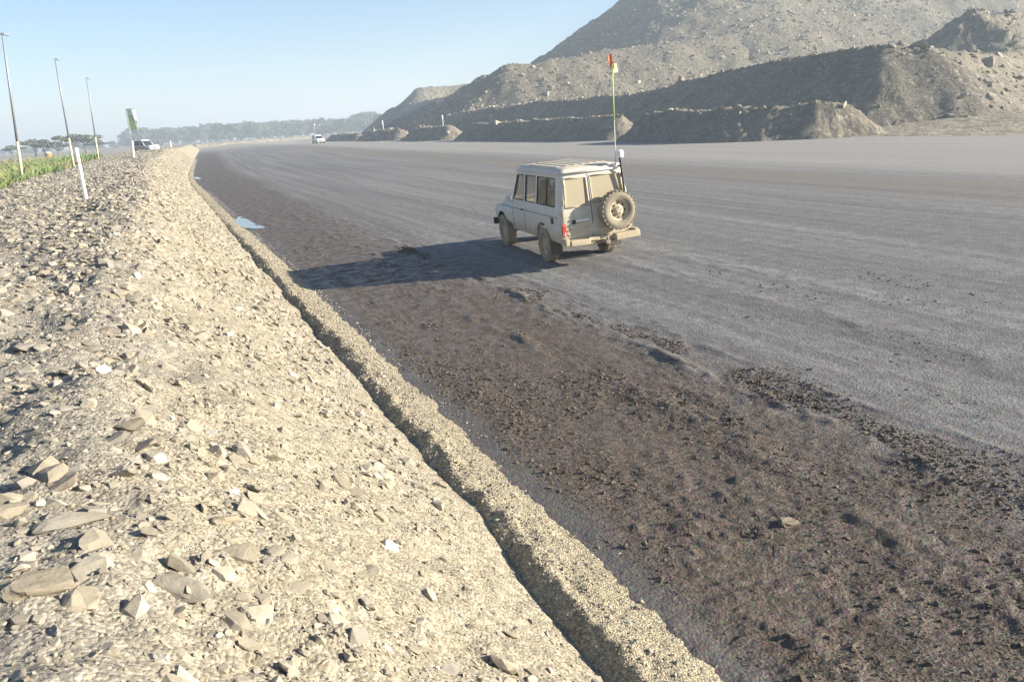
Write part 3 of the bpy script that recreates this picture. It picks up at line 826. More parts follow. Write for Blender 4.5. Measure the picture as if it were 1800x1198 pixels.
def make_wheel(name, parent, loc, rad=0.39, wid=0.235, side=1, axis='x'):
    """tyre with a rim as its child; side gives the outward direction"""
    h = wid / 2
    prof = [(-h * .75, rad * .58), (-h, rad * .72), (-h, rad * .86), (-h * .82, rad * .97), (-h * .5, rad), (h * .5, rad), (h * .82, rad * .97), (h, rad * .86), (h, rad * .72), (h * .75, rad * .58), (h * .2, rad * .55), (-h * .2, rad * .55), (-h * .75, rad * .58)]
    w = MB(); w.lathe(prof, 36, axis)
    n = 26
    for k in range(n):           # tread lugs
        t = 2 * math.pi * k / n
        for q in (-1, 1):
            tt = t + q * 0.06
            off = q * h * .52
            c = {'x': (off, rad * math.cos(tt), rad * math.sin(tt)), 'y': (rad * math.cos(tt), off, rad * math.sin(tt))}[axis]
            rm = Matrix.Rotation(tt, 3, 'X') if axis == 'x' else Matrix.Rotation(-tt, 3, 'Y')
            w.box(c, {'x': (h * .85, 0.022, 0.055), 'y': (0.022, h * .85, 0.055)}[axis], rot=rm)
    tyre = w.build('tyre', RUBBER, parent, autosmooth=40)
    tyre.location = loc
    r = MB(); o = side * h
    r.lathe([(o * .80, rad * .57), (o * .62, rad * .60), (o * .55, rad * .52), (o * .30, rad * .44), (o * .38, rad * .30), (o * .62, rad * .22), (o * .70, rad * .10), (o * .70, 0.004)], 28, axis)
    for k in range(8):
        t = 2 * math.pi * k / 8
        a, b = rad * .37 * math.cos(t), rad * .37 * math.sin(t)
        p0 = {'x': (o * .30, a, b), 'y': (a, o * .30, b)}[axis]; p1 = {'x': (o * .42, a, b), 'y': (a, o * .42, b)}[axis]
        r.tube(p0, p1, rad * .052, n=10, mi=1)
    for k in range(5):
        t = 2 * math.pi * k / 5 + .3
        a, b = rad * .16 * math.cos(t), rad * .16 * math.sin(t)
        p0 = {'x': (o * .6, a, b), 'y': (a, o * .6, b)}[axis]; p1 = {'x': (o * .78, a, b), 'y': (a, o * .78, b)}[axis]
        r.tube(p0, p1, rad * .03, n=6, mi=0)
    r.build('rim', [RIM, BLACK], tyre, autosmooth=35)
    return tyre

def boolean_mesh(me, cutters):
    o = link('tmp', me); cs = []
    for c in cutters:
        co = link('cut', c); cs.append(co)
        md = o.modifiers.new('b', 'BOOLEAN'); md.object = co; md.operation = 'DIFFERENCE'; md.solver = 'EXACT'
    bpy.context.view_layer.update()
    dg = bpy.context.evaluated_depsgraph_get()
    res = bpy.data.meshes.new_from_object(o.evaluated_get(dg))
    for q in [o] + cs: bpy.data.objects.remove(q)
    return res

CAB = [  # z, half width, rear y, front y
    (0.50, .78, -1.13, 2.24), (0.56, .815, -1.165, 2.27), (0.70, .84, -1.19, 2.28), (1.02, .845, -1.195, 2.28), (1.16, .84, -1.185, 2.22), (1.20, .825, -1.175, 2.17),
    (1.50, .785, -1.135, 1.99), (1.84, .735, -1.085, 1.79), (1.90, .722, -1.07, 1.75), (1.935, .725, -1.08, 1.75), (1.965, .705, -1.06, 1.73), (1.990, .665, -1.02, 1.69), (2.012, .58, -.94, 1.61), (2.026, .45, -.80, 1.45), (2.034, .25, -.55, 1.2)]
def truck():
    root = empty('four_wheel_drive', (0, 0, 0))
    tag(root, 'dusty white four wheel drive driving away, spare wheel on its rear door', 'vehicle')
    hull = MB(); hull.loft([rrect(hw, a, b, z, 0.10) for z, hw, a, b in CAB])
    inner = MB(); inner.loft([rrect(hw - .045, a + .05, b - .05, z, 0.07) for z, hw, a, b in [c for c in CAB if 0.66 < c[0] < 1.9]] )
    cuts = [inner.mesh('inner', BLACK)]
    def cutbox(c, s, rot=None):
        m = MB(); m.box(c, s, rot=rot); cuts.append(m.mesh('cut', BLACK))
    # side openings: front door, middle, rear sliding pair (through both flanks)
    def cutprism(yz, x0=-2, x1=2):
        m = MB(); n = len(yz)
        m.add([(x0, y, z) for y, z in yz] + [(x1, y, z) for y, z in yz], [tuple(range(n)), tuple(reversed(range(n, 2 * n)))] + [(k, n + k, n + (k + 1) % n, (k + 1) % n) for k in range(n)])
        cuts.append(m.mesh('cut', BLACK))
    WIN = [[(1.20, 1.25), (1.95, 1.25), (1.68, 1.80), (1.20, 1.82)], [(.40, 1.25), (1.08, 1.25), (1.08, 1.82), (.40, 1.82)], [(-.86, 1.25), (.28, 1.25), (.28, 1.82), (-.82, 1.82)]]
    for w in WIN: cutprism(w)
    # windscreen and rear windows
    cutbox((0, 2.05, 1.52), (1.30, 0.9, 0.54))
    m_ = MB(); m_.add([(-.68, -1.6, 1.24), (-.16, -1.6, 1.24), (-.16, -1.6, 1.80), (-.63, -1.6, 1.80), (-.68, -.9, 1.24), (-.16, -.9, 1.24), (-.16, -.9, 1.80), (-.63, -.9, 1.80)], [(0, 1, 2, 3), (7, 6, 5, 4), (0, 4, 5, 1), (1, 5, 6, 2), (2, 6, 7, 3), (3, 7, 4, 0)]); cuts.append(m_.mesh('cut', BLACK))
    m_ = MB(); m_.add([(-.05, -1.6, 1.24), (.68, -1.6, 1.24), (.63, -1.6, 1.80), (-.05, -1.6, 1.80), (-.05, -.9, 1.24), (.68, -.9, 1.24), (.63, -.9, 1.80), (-.05, -.9, 1.80)], [(0, 1, 2, 3), (7, 6, 5, 4), (0, 4, 5, 1), (1, 5, 6, 2), (2, 6, 7, 3), (3, 7, 4, 0)]); cuts.append(m_.mesh('cut', BLACK))
    for sx in (-1, 1):
        m_ = MB(); m_.tube((sx * .56, 0, .40), (sx * 1.1, 0, .40), .475, n=28); cuts.append(m_.mesh('cut', BLACK))
    me = boolean_mesh(hull.mesh('hull', PAINT), cuts)
    bm = bmesh.new(); bm.from_mesh(me)
    for f in bm.faces:
        f.smooth = True; f.material_index = 0; q = f.calc_center_median()
        if abs(q.x) > .54 and abs(f.normal.x) < .6 and math.hypot(q.y, q.z - .40) < .482: f.material_index = 1
        if abs(abs(q.x) - .56) < .02 and math.hypot(q.y, q.z - .40) < .482: f.material_index = 1
    for e in bm.edges:
        if len(e.link_faces) == 2 and e.calc_face_angle(0) > R(28): e.smooth = False
    bm.to_mesh(me); bm.free(); me.materials.clear(); me.materials.append(PAINT); me.materials.append(CHASSIS)
    body = link('body', me, root)
    # roof ribs, rain gutter
    ribs = MB()
    for k in range(7):
        x = -.54 + .18 * k
        zt = float(np.interp(abs(x), [.25, .45, .58, .665], [2.034, 2.026, 2.012, 1.99]))
        ribs.box((x, .33, zt), (.06, 2.1 - .9 * max(0, abs(x) - .3), .022), taper=.9)
    ribs.build('roof_ribs', PAINT, body, bevel=0.010)
    g = MB()
    for sx in (-1, 1):
        g.tube((sx * .742, -1.02, 1.905), (sx * .742, 1.70, 1.905), .014, n=6)
    g.tube((-.66, -1.10, 1.905), (.66, -1.10, 1.905), .016, n=6)
    g.build('rain_gutter', PAINT, body, smooth=True)
    # glass
    def pane(name, yzs, mat, label=None):
        p = MB(); p.add(yzs, [tuple(range(len(yzs)))])
        o = p.build(name, mat, root)
        sm = o.modifiers.new('t', 'SOLIDIFY'); sm.thickness = .006
        return o
    def hwz(z):
        zs = [c[0] for c in CAB]; return float(np.interp(z, zs, [c[1] for c in CAB]))
    for sx in (-1, 1):
        for w in WIN:
            pane('window', [(sx * (hwz(z) - .022), y, z) for y, z in w], GLASS)
        b = MB()
        for yb in (-.30,):
            b.tube((sx * (hwz(1.25) - .015), yb, 1.25), (sx * (hwz(1.82) - .015), yb, 1.82), .016, n=6)
        for w in WIN:   # rubber seals round the openings
            for q in range(len(w)):
                y0, z0 = w[q]; y1, z1 = w[(q + 1) % len(w)]
                b.tube((sx * (hwz(z0) - .008), y0, z0), (sx * (hwz(z1) - .008), y1, z1), .013, n=6)
        b.build('window_seals', BLACK, body, smooth=True)
    pane('windscreen', [(-.64, 2.10, 1.26), (.64, 2.10, 1.26), (.60, 1.80, 1.79), (-.60, 1.80, 1.79)], GLASS)
    pane('rear_window', [(-.70, -1.150, 1.22), (-.14, -1.150, 1.22), (-.14, -1.075, 1.82), (-.64, -1.075, 1.82)], DUSTY2)
    pane('rear_window', [(-.07, -1.150, 1.22), (.70, -1.150, 1.22), (.64, -1.075, 1.82), (-.07, -1.075, 1.82)], DUSTY2)
    # bonnet, front wings, grille
    f = MB()
    f.loft([rrect(hw, 2.16, b, z, .12) for z, hw, b in ((.62, .78, 3.55), (.70, .835, 3.60), (.90, .84, 3.62), (.97, .825, 3.60), (1.0, .78, 3.55))])
    fm = f.mesh('wings', PAINT)
    cc = []
    for sx in (-1, 1):
        m_ = MB(); m_.tube((sx * .5, 2.98, .40), (sx * 1.1, 2.98, .40), .475, n=28); cc.append(m_.mesh('cut', BLACK))
    fm = boolean_mesh(fm, cc)
    fm.materials.clear(); fm.materials.append(PAINT); fm.materials.append(CHASSIS)
    for p in fm.polygons:
        q = p.center; p.use_smooth = False
        p.material_index = 1 if (abs(q.x) > .48 and abs(p.normal.x) < .6 and math.hypot(q.y - 2.98, q.z - .40) < .482) or (abs(abs(q.x) - .5) < .02 and math.hypot(q.y - 2.98, q.z - .40) < .482) else 0
    wings = link('front_wings', fm, root)
    b = MB(); b.loft([rrect(hw, 2.12, y, z, .10) for z, hw, y in ((.98, .64, 3.56), (1.06, .63, 3.56), (1.12, .60, 3.48), (1.145, .52, 3.36))])
    b.build('bonnet', PAINT, root, autosmooth=35)
    gb = MB(); gb.box((0, 3.625, .82), (1.1, .03, .20)); gb.build('grille', BLACK, root)
    for sx in (-1, 1):
        h = MB(); h.lathe([(0, .09), (.02, .085), (.03, .0)], 18, 'y', (sx * .64, 3.63, .83)); h.build('headlight', WHITEP, root, smooth=True)
    fb = MB(); fb.box((0, 3.76, .56), (1.66, .14, .16)); fb.build('front_bumper', CHASSIS, root, bevel=.02)
    # chassis, axles, fuel tank, steps
    c = MB()
    for sx in (-1, 1): c.box((sx * .42, 1.2, .52), (.10, 4.6, .14))
    c.tube((-.7, 0, .39), (.7, 0, .39), .06); c.tube((-.7, 2.98, .39), (.7, 2.98, .39), .06)
    c.lathe([(-.14, .05), (-.08, .14), (.08, .14), (.14, .05)], 12, 'y', (0.1, 0, .40))
    c.box((0, 1.0, .46), (.9, .9, .18)); c.box((.1, -.75, .50), (1.0, .6, .14))
    c.tube((.55, -.2, .45), (.55, -1.15, .45), .035)
    for sx in (-1, 1):
        c.box((sx * .60, 0, .62), (.10, 1.05, .30)); c.box((sx * .60, 2.98, .62), (.10, 1.05, .30))
    c.build('chassis', CHASSIS, root)
    for sx in (-1, 1):
        make_wheel('wheel', root, (sx * .72, 0, .39), side=sx)
        make_wheel('wheel', root, (sx * .72, 2.98, .39), side=sx)
    # mud flaps
    for sx in (-1, 1):
        mf = MB(); mf.box((sx * .72, -.52, .36), (.26, .015, .30)); mf.build('mud_flap', plain('dusty_flap', (.10, .088, .07), .9), root)
    # spare wheel on the right-hand rear door
    sp = MB(); sp.tube((.41, -1.15, 1.08), (.41, -1.34, 1.08), .09, n=12); sp.tube((.10, -1.20, 1.12), (.70, -1.20, .98), .028); sp.build('spare_wheel_carrier', DUSTY, root, smooth=False)
    spare = make_wheel('spare_wheel', root, (.41, -1.385, 1.08), rad=.39, wid=.235, side=-1, axis='y')
    spare.name = 'spare_wheel'; tag(spare, 'dust coated spare wheel on the right rear door')
    # rear doors: seams, hinges, handle, plate
    def ry(z): return float(np.interp(z, [q[0] for q in CAB], [q[2] for q in CAB]))
    d = MB()
    for x in (-.105,):
        zs = [.60, 1.02, 1.2, 1.5, 1.86]
        for z0, z1 in zip(zs[:-1], zs[1:]): d.tube((x, ry(z0) + .004, z0), (x, ry(z1) + .004, z1), .012, n=6)
    d.build('door_seam', CHASSIS, body)
    fr = MB()
    for xa, xb, xc, xd in ((-.70, -.15, -.15, -.645), (-.06, .70, .645, -.06)):
        q = [(xa, 1.23), (xb, 1.23), (xc, 1.81), (xd, 1.81)]
        for k in range(4):
            (x0, z0), (x1, z1) = q[k], q[(k + 1) % 4]
            fr.tube((x0, ry(z0) + .004, z0), (x1, ry(z1) + .004, z1), .016, n=8)
    fr.build('rear_window_frame', DUSTY, body, smooth=True)
    rb = MB()
    for z in (.70, .78): rb.box((-.44, ry(z) - .005, z), (.50, .02, .035))
    rb.box((.30, ry(.75) - .005, .75), (.62, .02, .035))
    rb.build('door_pressing', DUSTY, body, bevel=.006)
    h = MB(); h.tube((-.50, ry(.96) - .035, .96), (-.20, ry(.96) - .035, .965), .022, n=8); h.box((-.54, ry(.95) - .012, .94), (.07, .03, .08), mi=1)
    h.build('door_handle', [WHITEP, BLACK], root)
    pl = MB(); pl.box((-.47, ry(.80) - .018, .845), (.30, .008, .11)); pl.build('number_plate', plain('dusty_plate', (.52, .46, .34), .8), root)
    for sx in (-1, 1):
        hn = MB()
        for z in (.72, 1.10, 1.35, 1.75): hn.tube((sx * (hwz(z) - .07), ry(z) - .012, z - .045), (sx * (hwz(z) - .07), ry(z) - .012, z + .045), .018, n=8)
        hn.build('door_hinge', DUSTY, root)
        tl = MB(); tl.box((sx * .775, -1.190, .80), (.10, .05, .13)); tl.box((sx * .775, -1.19, .90), (.10, .05, .06), mi=1); tl.box((sx * .775, -1.19, .71), (.10, .05, .05), mi=1)
        t = tl.build('tail_light', [REDL, plain('dusty_red_lens', (.40, .16, .11), .7)] if sx < 0 else [plain('dusty_lens', (.42, .25, .17), .8), DUSTY], root, bevel=.012)
        if sx > 0: tag(t, 'dust coated tail light')
    # rear bumper in two steps with a tow bar between them
    rbm = MB()
    rbm.box((-.50, -1.32, .53), (.46, .20, .12), rot=Matrix.Rotation(R(2), 3, 'Y')); rbm.box((.60, -1.34, .545), (.58, .22, .14), rot=Matrix.Rotation(R(-2), 3, 'Y')); rbm.box((-.16, -1.29, .56), (.26, .12, .08))
    rbm.box((.08, -1.27, .55), (.5, .10, .10)); rbm.box((-.80, -1.26, .57), (.10, .30, .14)); rbm.box((.83, -1.24, .58), (.10, .32, .15))
    rbm.build('rear_bumper', plain('caked_dust', (0.43, 0.365, 0.25), .95, var=.3, scale=9, bump=.4), root, bevel=.03, seg=3)
    tb = MB(); tb.box((.06, -1.44, .50), (.09, .30, .07)); tb.lathe([(0, .02), (.03, .03), (.06, .028), (.075, .0)], 12, 'z', (.06, -1.56, .53)); tb.tube((-.3, -1.30, .47), (.4, -1.30, .47), .025)
    tb.build('tow_bar', plain('dusty_steel', (.26, .22, .16), .9), root)
    # fuel flap, sliding door rail, side moulding seam
    ff = MB(); ff.box((-.848, -.70, .96), (.014, .15, .13)); ff.build('fuel_flap', BLACK, root, bevel=.008)
    sm = MB()
    for sx in (-1, 1):
        for y in (1.14, 2.02): sm.tube((sx * .838, y, .60), (sx * .846, y, 1.02), .006, n=5); sm.tube((sx * .846, y, 1.02), (sx * .826, y - (.03 if y > 2 else 0), 1.20), .006, n=5)
        sm.box((sx * .848, 1.30, 1.04), (.02, .14, .03))
        sm.tube((sx * .846, -1.05, 1.045), (sx * .846, 2.2, 1.045), .006, n=5)
    sm.build('door_seams', CHASSIS, body)
    # mirrors
    for sx in (-1, 1):
        mr = MB(); mr.tube((sx * .80, 1.92, 1.17), (sx * .95, 1.93, 1.20), .013, n=6, mi=1); mr.box((sx * .955, 1.93, 1.25), (.13, .06, .15), mi=0)
        mr.build('mirror', [WHITEP, BLACK], root, bevel=.02)
    # snorkel-side bracket, beacon and whip at the right rear roof corner
    bk = MB(); bk.tube((.70, -1.19, 1.36), (.655, -1.15, 2.10), .026, n=8); bk.tube((.60, -1.13, 1.93), (.655, -1.15, 1.93), .02, n=6)
    bk.build('beacon_bracket', BLACK, root, smooth=False)
    bc = MB(); bc.lathe([(2.10, .02), (2.10, .082), (2.12, .086), (2.22, .080), (2.245, .06), (2.25, .0)], 20, 'z', (.66, -1.15, 0)); bc.build('beacon', WHITEP, root, smooth=False)
    ar = MB(); ar.box((.60, -1.07, 1.965), (.20, .05, .06)); ar.build('whip_base', WHITEP, root, bevel=.012)
    wp = MB()
    wp.tube((.575, -1.10, 1.97), (.61, -1.10, 2.85), .010, .010, n=8, mi=1); wp.tube((.61, -1.10, 2.85), (.66, -1.08, 3.92), .014, .012, n=8, mi=0)
    wh = wp.build('whip_pole', [LIME, plain('pale_whip', (.62, .60, .45), .6)], root, smooth=True)
    fl = MB(); n = 8
    def flag(x0, x1, z0, z1, ztip, mi):
        for k in range(n):
            a, b_ = k / n, (k + 1) / n
            def pt(t, q): 
                zz = z0 + (z1 - z0) * q; return (x0 + (x1 - x0) * t, -1.08 + .03 * math.sin(6 * t), zz + (ztip - zz) * t)
            for off in (0.0, .006):
                fl.add([tuple(np.add(pt(a, 0), (0, off, 0))), tuple(np.add(pt(b_, 0), (0, off, 0))), tuple(np.add(pt(b_, 1), (0, off, 0))), tuple(np.add(pt(a, 1), (0, off, 0)))], [(0, 1, 2, 3)], mi)
    flag(.66, .53, 3.82, 4.12, 4.06, 0); flag(.66, .70, 3.74, 4.05, 3.85, 0)
    fl.box((.715, -1.08, 3.84), (.11, .05, .17), mi=1, taper=.7)
    fl.build('flag', [REDF, YELF], wh)
    # seats and steering wheel seen through the side glass
    for y in (1.15, .25):
        for x in (-.36, .36):
            s_ = MB(); s_.box((x, y, .95), (.5, .5, .14)); s_.box((x, y - .26, 1.25), (.48, .13, .55), rot=Matrix.Rotation(R(-8), 3, 'X')); s_.box((x, y - .30, 1.60), (.26, .10, .17))
            s_.build('seat', SEAT, root, bevel=.04)
    sw = MB(); sw.lathe([(-.012, .17), (0, .185), (.012, .17), (0, .155), (-.012, .17)], 20, 'y', (.36, 1.62, 1.18)); sw.build('steering_wheel', BLACK, root, smooth=True)
    return root
TR = truck()
tx, ty = 1.67, 19.0
d0, s0 = to_ds(tx, ty)
TR.location = (tx, ty, float(road_z(np.array([d0]), np.array([s0]))[0]) + 0.0)
TR.scale = (1, 1, 1.05)
TR.rotation_euler = (R(0.2), -R(2.9), R(17.6))

# ------------------------------------------------------------------ far pickups
def simple_car(label, name, loc, rz, stripe=None, whip=False, length=4.9, tall=1.85):
    root = empty(name, loc, (0, 0, rz)); tag(root, label, 'vehicle')
    L = length / 2; T = tall
    b = MB()
    b.loft([rrect(hw, -L + a, L - c, z, .16) for z, hw, a, c in ((.42, .82, .10, .08), (.55, .90, 0, 0), (.80, .92, 0, .02), (1.02, .90, .02, .10), (1.06, .86, .06, .2))])
    b.build('body', WPAINT, root, autosmooth=40)
    g = MB(); g.loft([rrect(hw, y0, y1, z, .12) for z, hw, y0, y1 in ((1.05, .84, -L + .15, 1.05), (1.30, .80, -L + .22, .80), (T - .16, .72, -L + .35, .35))])
    g.build('windows', plain('dark_car_glass', (.03, .035, .04), .15), root, autosmooth=40)
    r = MB(); r.loft([rrect(hw, y0, y1, z, .12) for z, hw, y0, y1 in ((T - .17, .745, -L + .30, .40), (T - .06, .72, -L + .36, .34), (T, .62, -L + .5, .2))])
    r.build('roof', WPAINT, root, autosmooth=40)
    p = MB()
    for sx in (-1, 1):
        for y0, y1 in ((1.06, .37), (-.1, -.12), (-L + .95, -L + .98), (-L + .17, -L + .36)):
            p.tube((sx * .845, y0, 1.05), (sx * .735, y1, T - .15), .045, n=6)
    p.build('pillars', WPAINT, root, smooth=True)
    for sx in (-1, 1):
        for y in (-L + .95, L - .85):
            w = MB(); w.lathe([(-.11, .18), (-.12, .33), (-.08, .38), (.08, .38), (.12, .33), (.11, .18)], 20, 'x'); o = w.build('wheel', BLACK, root, autosmooth=40); o.location = (sx * .80, y, .38)
        h = MB(); h.box((sx * .66, L - .01, .82), (.30, .04, .16)); h.build('headlight', WHITEP, root, bevel=.02)
        t = MB(); t.box((sx * .80, -L + .02, .86), (.14, .05, .26)); t.build('tail_light', REDL, root, bevel=.01)
    g2 = MB(); g2.box((0, L - .005, .70), (.85, .03, .18)); g2.build('grille', BLACK, root)
    if stripe:
        s = MB()
        for sx in (-1, 1): s.box((sx * .915, -.4, .80), (.03, 3.4, .30))
        s.build('side_stripe', stripe, root)
    if whip:
        w = MB(); w.tube((.3, -1.2, 1.0), (.25, -1.2, 4.05), .02, n=6); o = w.build('whip_pole', WHITEP, root)
        f = MB(); f.lathe([(3.85, .02), (3.92, .17), (4.1, .20), (4.25, .12), (4.3, 0)], 12, 'z', (.25, -1.2, 0)); f.build('beacon', WHITEP, o, smooth=True)
    return root
WPAINT = plain('clean_white_paint', (.74, .74, .72), .35, var=.05)
ORANGE = plain('orange_band', (.55, .14, .05), .6)
x, y, _ = at(560, 251, 190)
d0, s0 = to_ds(x, y)
simple_car('small distant white vehicle raising dust near the far end of the haul road', 'white_car', (x, y, float(road_z(np.array([d0]), np.array([s0]))[0])), R(205), whip=True)
x, y, z = at(256, 263, 138)
SUVZ = 1.72
simple_car('white station wagon with an orange side band parked beyond the end of the rubble bank', 'station_wagon', (x, y, SUVZ), R(-122), stripe=ORANGE, tall=2.0)

# ------------------------------------------------------------------ marker posts, lamp posts, banner
POSTW = plain('post_white', (.80, .78, .74), .55, var=.05)
REFL = plain('post_reflector', (.62, .30, .24), .5)
def post(px, py_b, py_t, Y, label, w=.13, zb=None):
    b = at(px[0], py_b, Y); t = at(px[1], py_t, Y)
    root = empty('marker_post', b); tag(root, label, 'post', None)
    v = Vector(t) - Vector(b); L = v.length
    m = MB(); m.box((0, 0, L * .30 - .15), (w, w * .5, L * .6 + .3)); m.tube((0, 0, L * .55), (0, 0, L - .02), w * .46, w * .50, n=12); m.tube((0, 0, L - .02), (0, 0, L), w * .5, w * .40, n=12)
    o = m.build('shaft', POSTW, root, bevel=.006)
    r = MB(); r.tube((0, 0, L * .70), (0, 0, L * .735), w * .53, n=12); r2 = r.build('reflector_band', REFL, root)
    root.rotation_euler = v.to_track_quat('Z', 'Y').to_euler()
    return root
post((152, 133), 352, 260, 27.4, 'nearest white marker post leaning on the rubble bank')
post((235.5, 232), 276, 248, 88, 'white marker post on the bank in front of the parked station wagon', w=.24)
post((301, 299), 262, 247, 175, 'thin faint marker post on the far tip of the bank', w=.22)
post((779, 777), 219, 202, 150, 'pale marker post at the left end of the terrace above the berms', w=.26)
post((675, 671.5), 230, 212, 185, 'thin pale marker post on the distant low berm crest', w=.26)

STEEL = plain('lamp_steel', (.26, .27, .28), .5, metal=.3)
PALEB = plain('pole_pale_base', (.50, .45, .30), .7)
def lamp(base, top, label, arm):
    root = empty('street_lamp', base); tag(root, label, 'lamp post', 'lamp posts along the grass')
    v = Vector(top) - Vector(base); L = v.length
    m = MB(); m.tube((0, 0, -.4), (0, 0, L * .30), .105, .095, n=10); m.build('pole_base', PALEB, root, smooth=True)
    m = MB(); m.tube((0, 0, L * .30), (0, 0, L), .085, .055, n=10); m.build('pole', STEEL, root, smooth=True)
    m = MB(); m.tube((0, 0, L - .05), (arm * .45, 0, L + .03), .04, n=8); m.build('arm', STEEL, root)
    m = MB(); m.box((arm * .62, 0, L + .05), (.72, .30, .13), taper=.8); m.build('lamp_head', STEEL, root, bevel=.03)
    root.rotation_euler = v.to_track_quat('Z', 'Y').to_euler()
    return root
lamp(at(41, 326, 58), at(4, 61, 58), 'nearest tall lamp post standing in the green grass, its head at the left edge', .5)
lamp(at(131, 300, 80), at(97, 105, 80), 'tall lamp post behind the nearest white marker post', .7)
lamp(at(174, 284, 111), at(152, 138, 111), 'farthest tall lamp post, between the second lamp post and the banner', .8)

def banner():
    Y = 125
    b = at(233, 262, Y); lo = at(240, 234, Y); hi = at(240, 191, Y)
    root = empty('banner_flag', b); tag(root, 'tall lime green and white banner on a dark pole above the station wagon', 'banner')
    H0, H1 = lo[2] - b[2], hi[2] - b[2]; W = 1.25
    m = MB(); m.tube((0, 0, -1), (0, 0, H1 + .05), .07, .05, n=8); m.tube((0, 0, H1), (W + .05, 0, H1 + .02), .04, n=8); m.build('pole', STEEL, root)
    GREEN = plain('banner_green', (.56, .68, .34), .8, var=.12, scale=1.5); WHT = plain('banner_white', (.72, .80, .74), .8, var=.05)
    c = MB(); nx, nz = 10, 16
    def P(i, j, off): 
        u, w = i / nx, j / nz; return (.06 + W * u, .10 * math.sin(5 * u + 2 * w) * u + off, H0 + (H1 - H0) * w)
    for i in range(nx):
        for j in range(nz):
            u, w = (i + .5) / nx, (j + .5) / nz
            diag = w > .98 - .62 * max(0, u - .12) ** .8 and u > .30
            mi = 1 if (diag and w > .55) or w < .10 else (2 if abs(w - (.90 - .5 * u)) < .05 and u > .3 else 0)
            for off in (-.012, .012):
                c.add([P(i, j, off), P(i + 1, j, off), P(i + 1, j + 1, off), P(i, j + 1, off)], [(0, 1, 2, 3)], mi)
    c.build('cloth', [GREEN, WHT, STEEL], root, smooth=True)
    return root
banner()

# orange drum in the grass
o = empty('drum', (*at(86, 276, 165)[:2], 1.0)); o.scale = (1.8, 1.8, 1.7); tag(o, 'small orange drum with a pale lid among the grass behind the lamp post', 'drum')
m = MB(); m.lathe([(0, .30), (.02, .34), (.3, .33), (.32, .35), (.34, .33), (.75, .32), (.78, .34), (.80, .30)], 18, 'z'); m.build('barrel', plain('orange_plastic', (.48, .22, .07), .6), o, autosmooth=40)
m = MB(); m.lathe([(.80, .31), (.86, .30), (.95, .16), (.97, .0)], 18, 'z'); m.build('lid', plain('pale_lid', (.72, .62, .42), .6), o, autosmooth=40)

# ------------------------------------------------------------------ grass
def grass_mat():
    m = NT('grass_blades')
    t = m.n('ShaderNodeAttribute', {'attribute_name': 'tint'}).outputs['Color']
    return m.out(t, 0.7, None)
GRASS = grass_mat()
n = 110000
yy = np.exp(rng.uniform(math.log(26), math.log(150), n)); 
dd = rng.uniform(-34, -10.2, n) 
ss = yy * 1.05
X_, Y_ = to_xy(dd, ss)
edge = -10.9 + 1.2 * fbm(ss * .12, ss * 0, 3, 95)
k = (dd < edge) & (X_ / Y_ > -0.80) & (X_ / Y_ < -0.40)
X_, Y_, dd, ss = X_[k], Y_[k], dd[k], ss[k]; n = len(X_)
Z_ = bank_profile(dd, ss)
patch = fbm(X_ * .10, Y_ * .10, 3, 97)
hgt = 0.78 * (0.45 + 0.55 * rng.random(n)) * (0.75 + 0.8 * patch) * (1 + 0.3 * rng.normal(0, 1, n)).clip(.5, 1.6)
wid = np.maximum(0.014, 0.0007 * Y_)
ang = rng.uniform(0, np.pi, n); lean = rng.normal(0, .5, (n, 2)) * hgt[:, None]
cx, sx = np.cos(ang) * wid, np.sin(ang) * wid
V = np.zeros((n, 4, 3))
V[:, 0] = np.stack([X_ - cx, Y_ - sx, Z_ - .1], -1); V[:, 1] = np.stack([X_ + cx, Y_ + sx, Z_ - .1], -1)
V[:, 2] = np.stack([X_ + .5 * lean[:, 0] + .7 * cx, Y_ + .5 * lean[:, 1] + .7 * sx, Z_ + hgt * .6], -1)
V[:, 3] = np.stack([X_ + lean[:, 0], Y_ + lean[:, 1], Z_ + hgt], -1)
Fc = (np.array([[0, 1, 2], [0, 2, 3]])[None] + (np.arange(n) * 4)[:, None, None]).reshape(-1, 3)
me = mesh_np('grass', V.reshape(-1, 3), Fc, GRASS, False)
dryness = np.clip(0.02 + 1.1 * fbm(X_ * .16, Y_ * .16, 3, 98) + 0.35 * sstep(45, 85, Y_) + rng.normal(0, .12, n), 0, 1)[:, None]
T = (1 - dryness) * np.array([(0.105, 0.175, 0.042)]) + dryness * np.array([(0.24, 0.20, 0.10)])
T = T * rng.uniform(.75, 1.3, (n, 1))
atn = me.attributes.new('tint', 'FLOAT_COLOR', 'POINT')
atn.data.foreach_set('color', np.repeat(np.concatenate([T, np.ones((n, 1))], 1), 4, axis=0).astype(np.float32).ravel())
tag(link('grass', me), 'rank green and straw coloured grass below the lamp posts', kind='stuff')

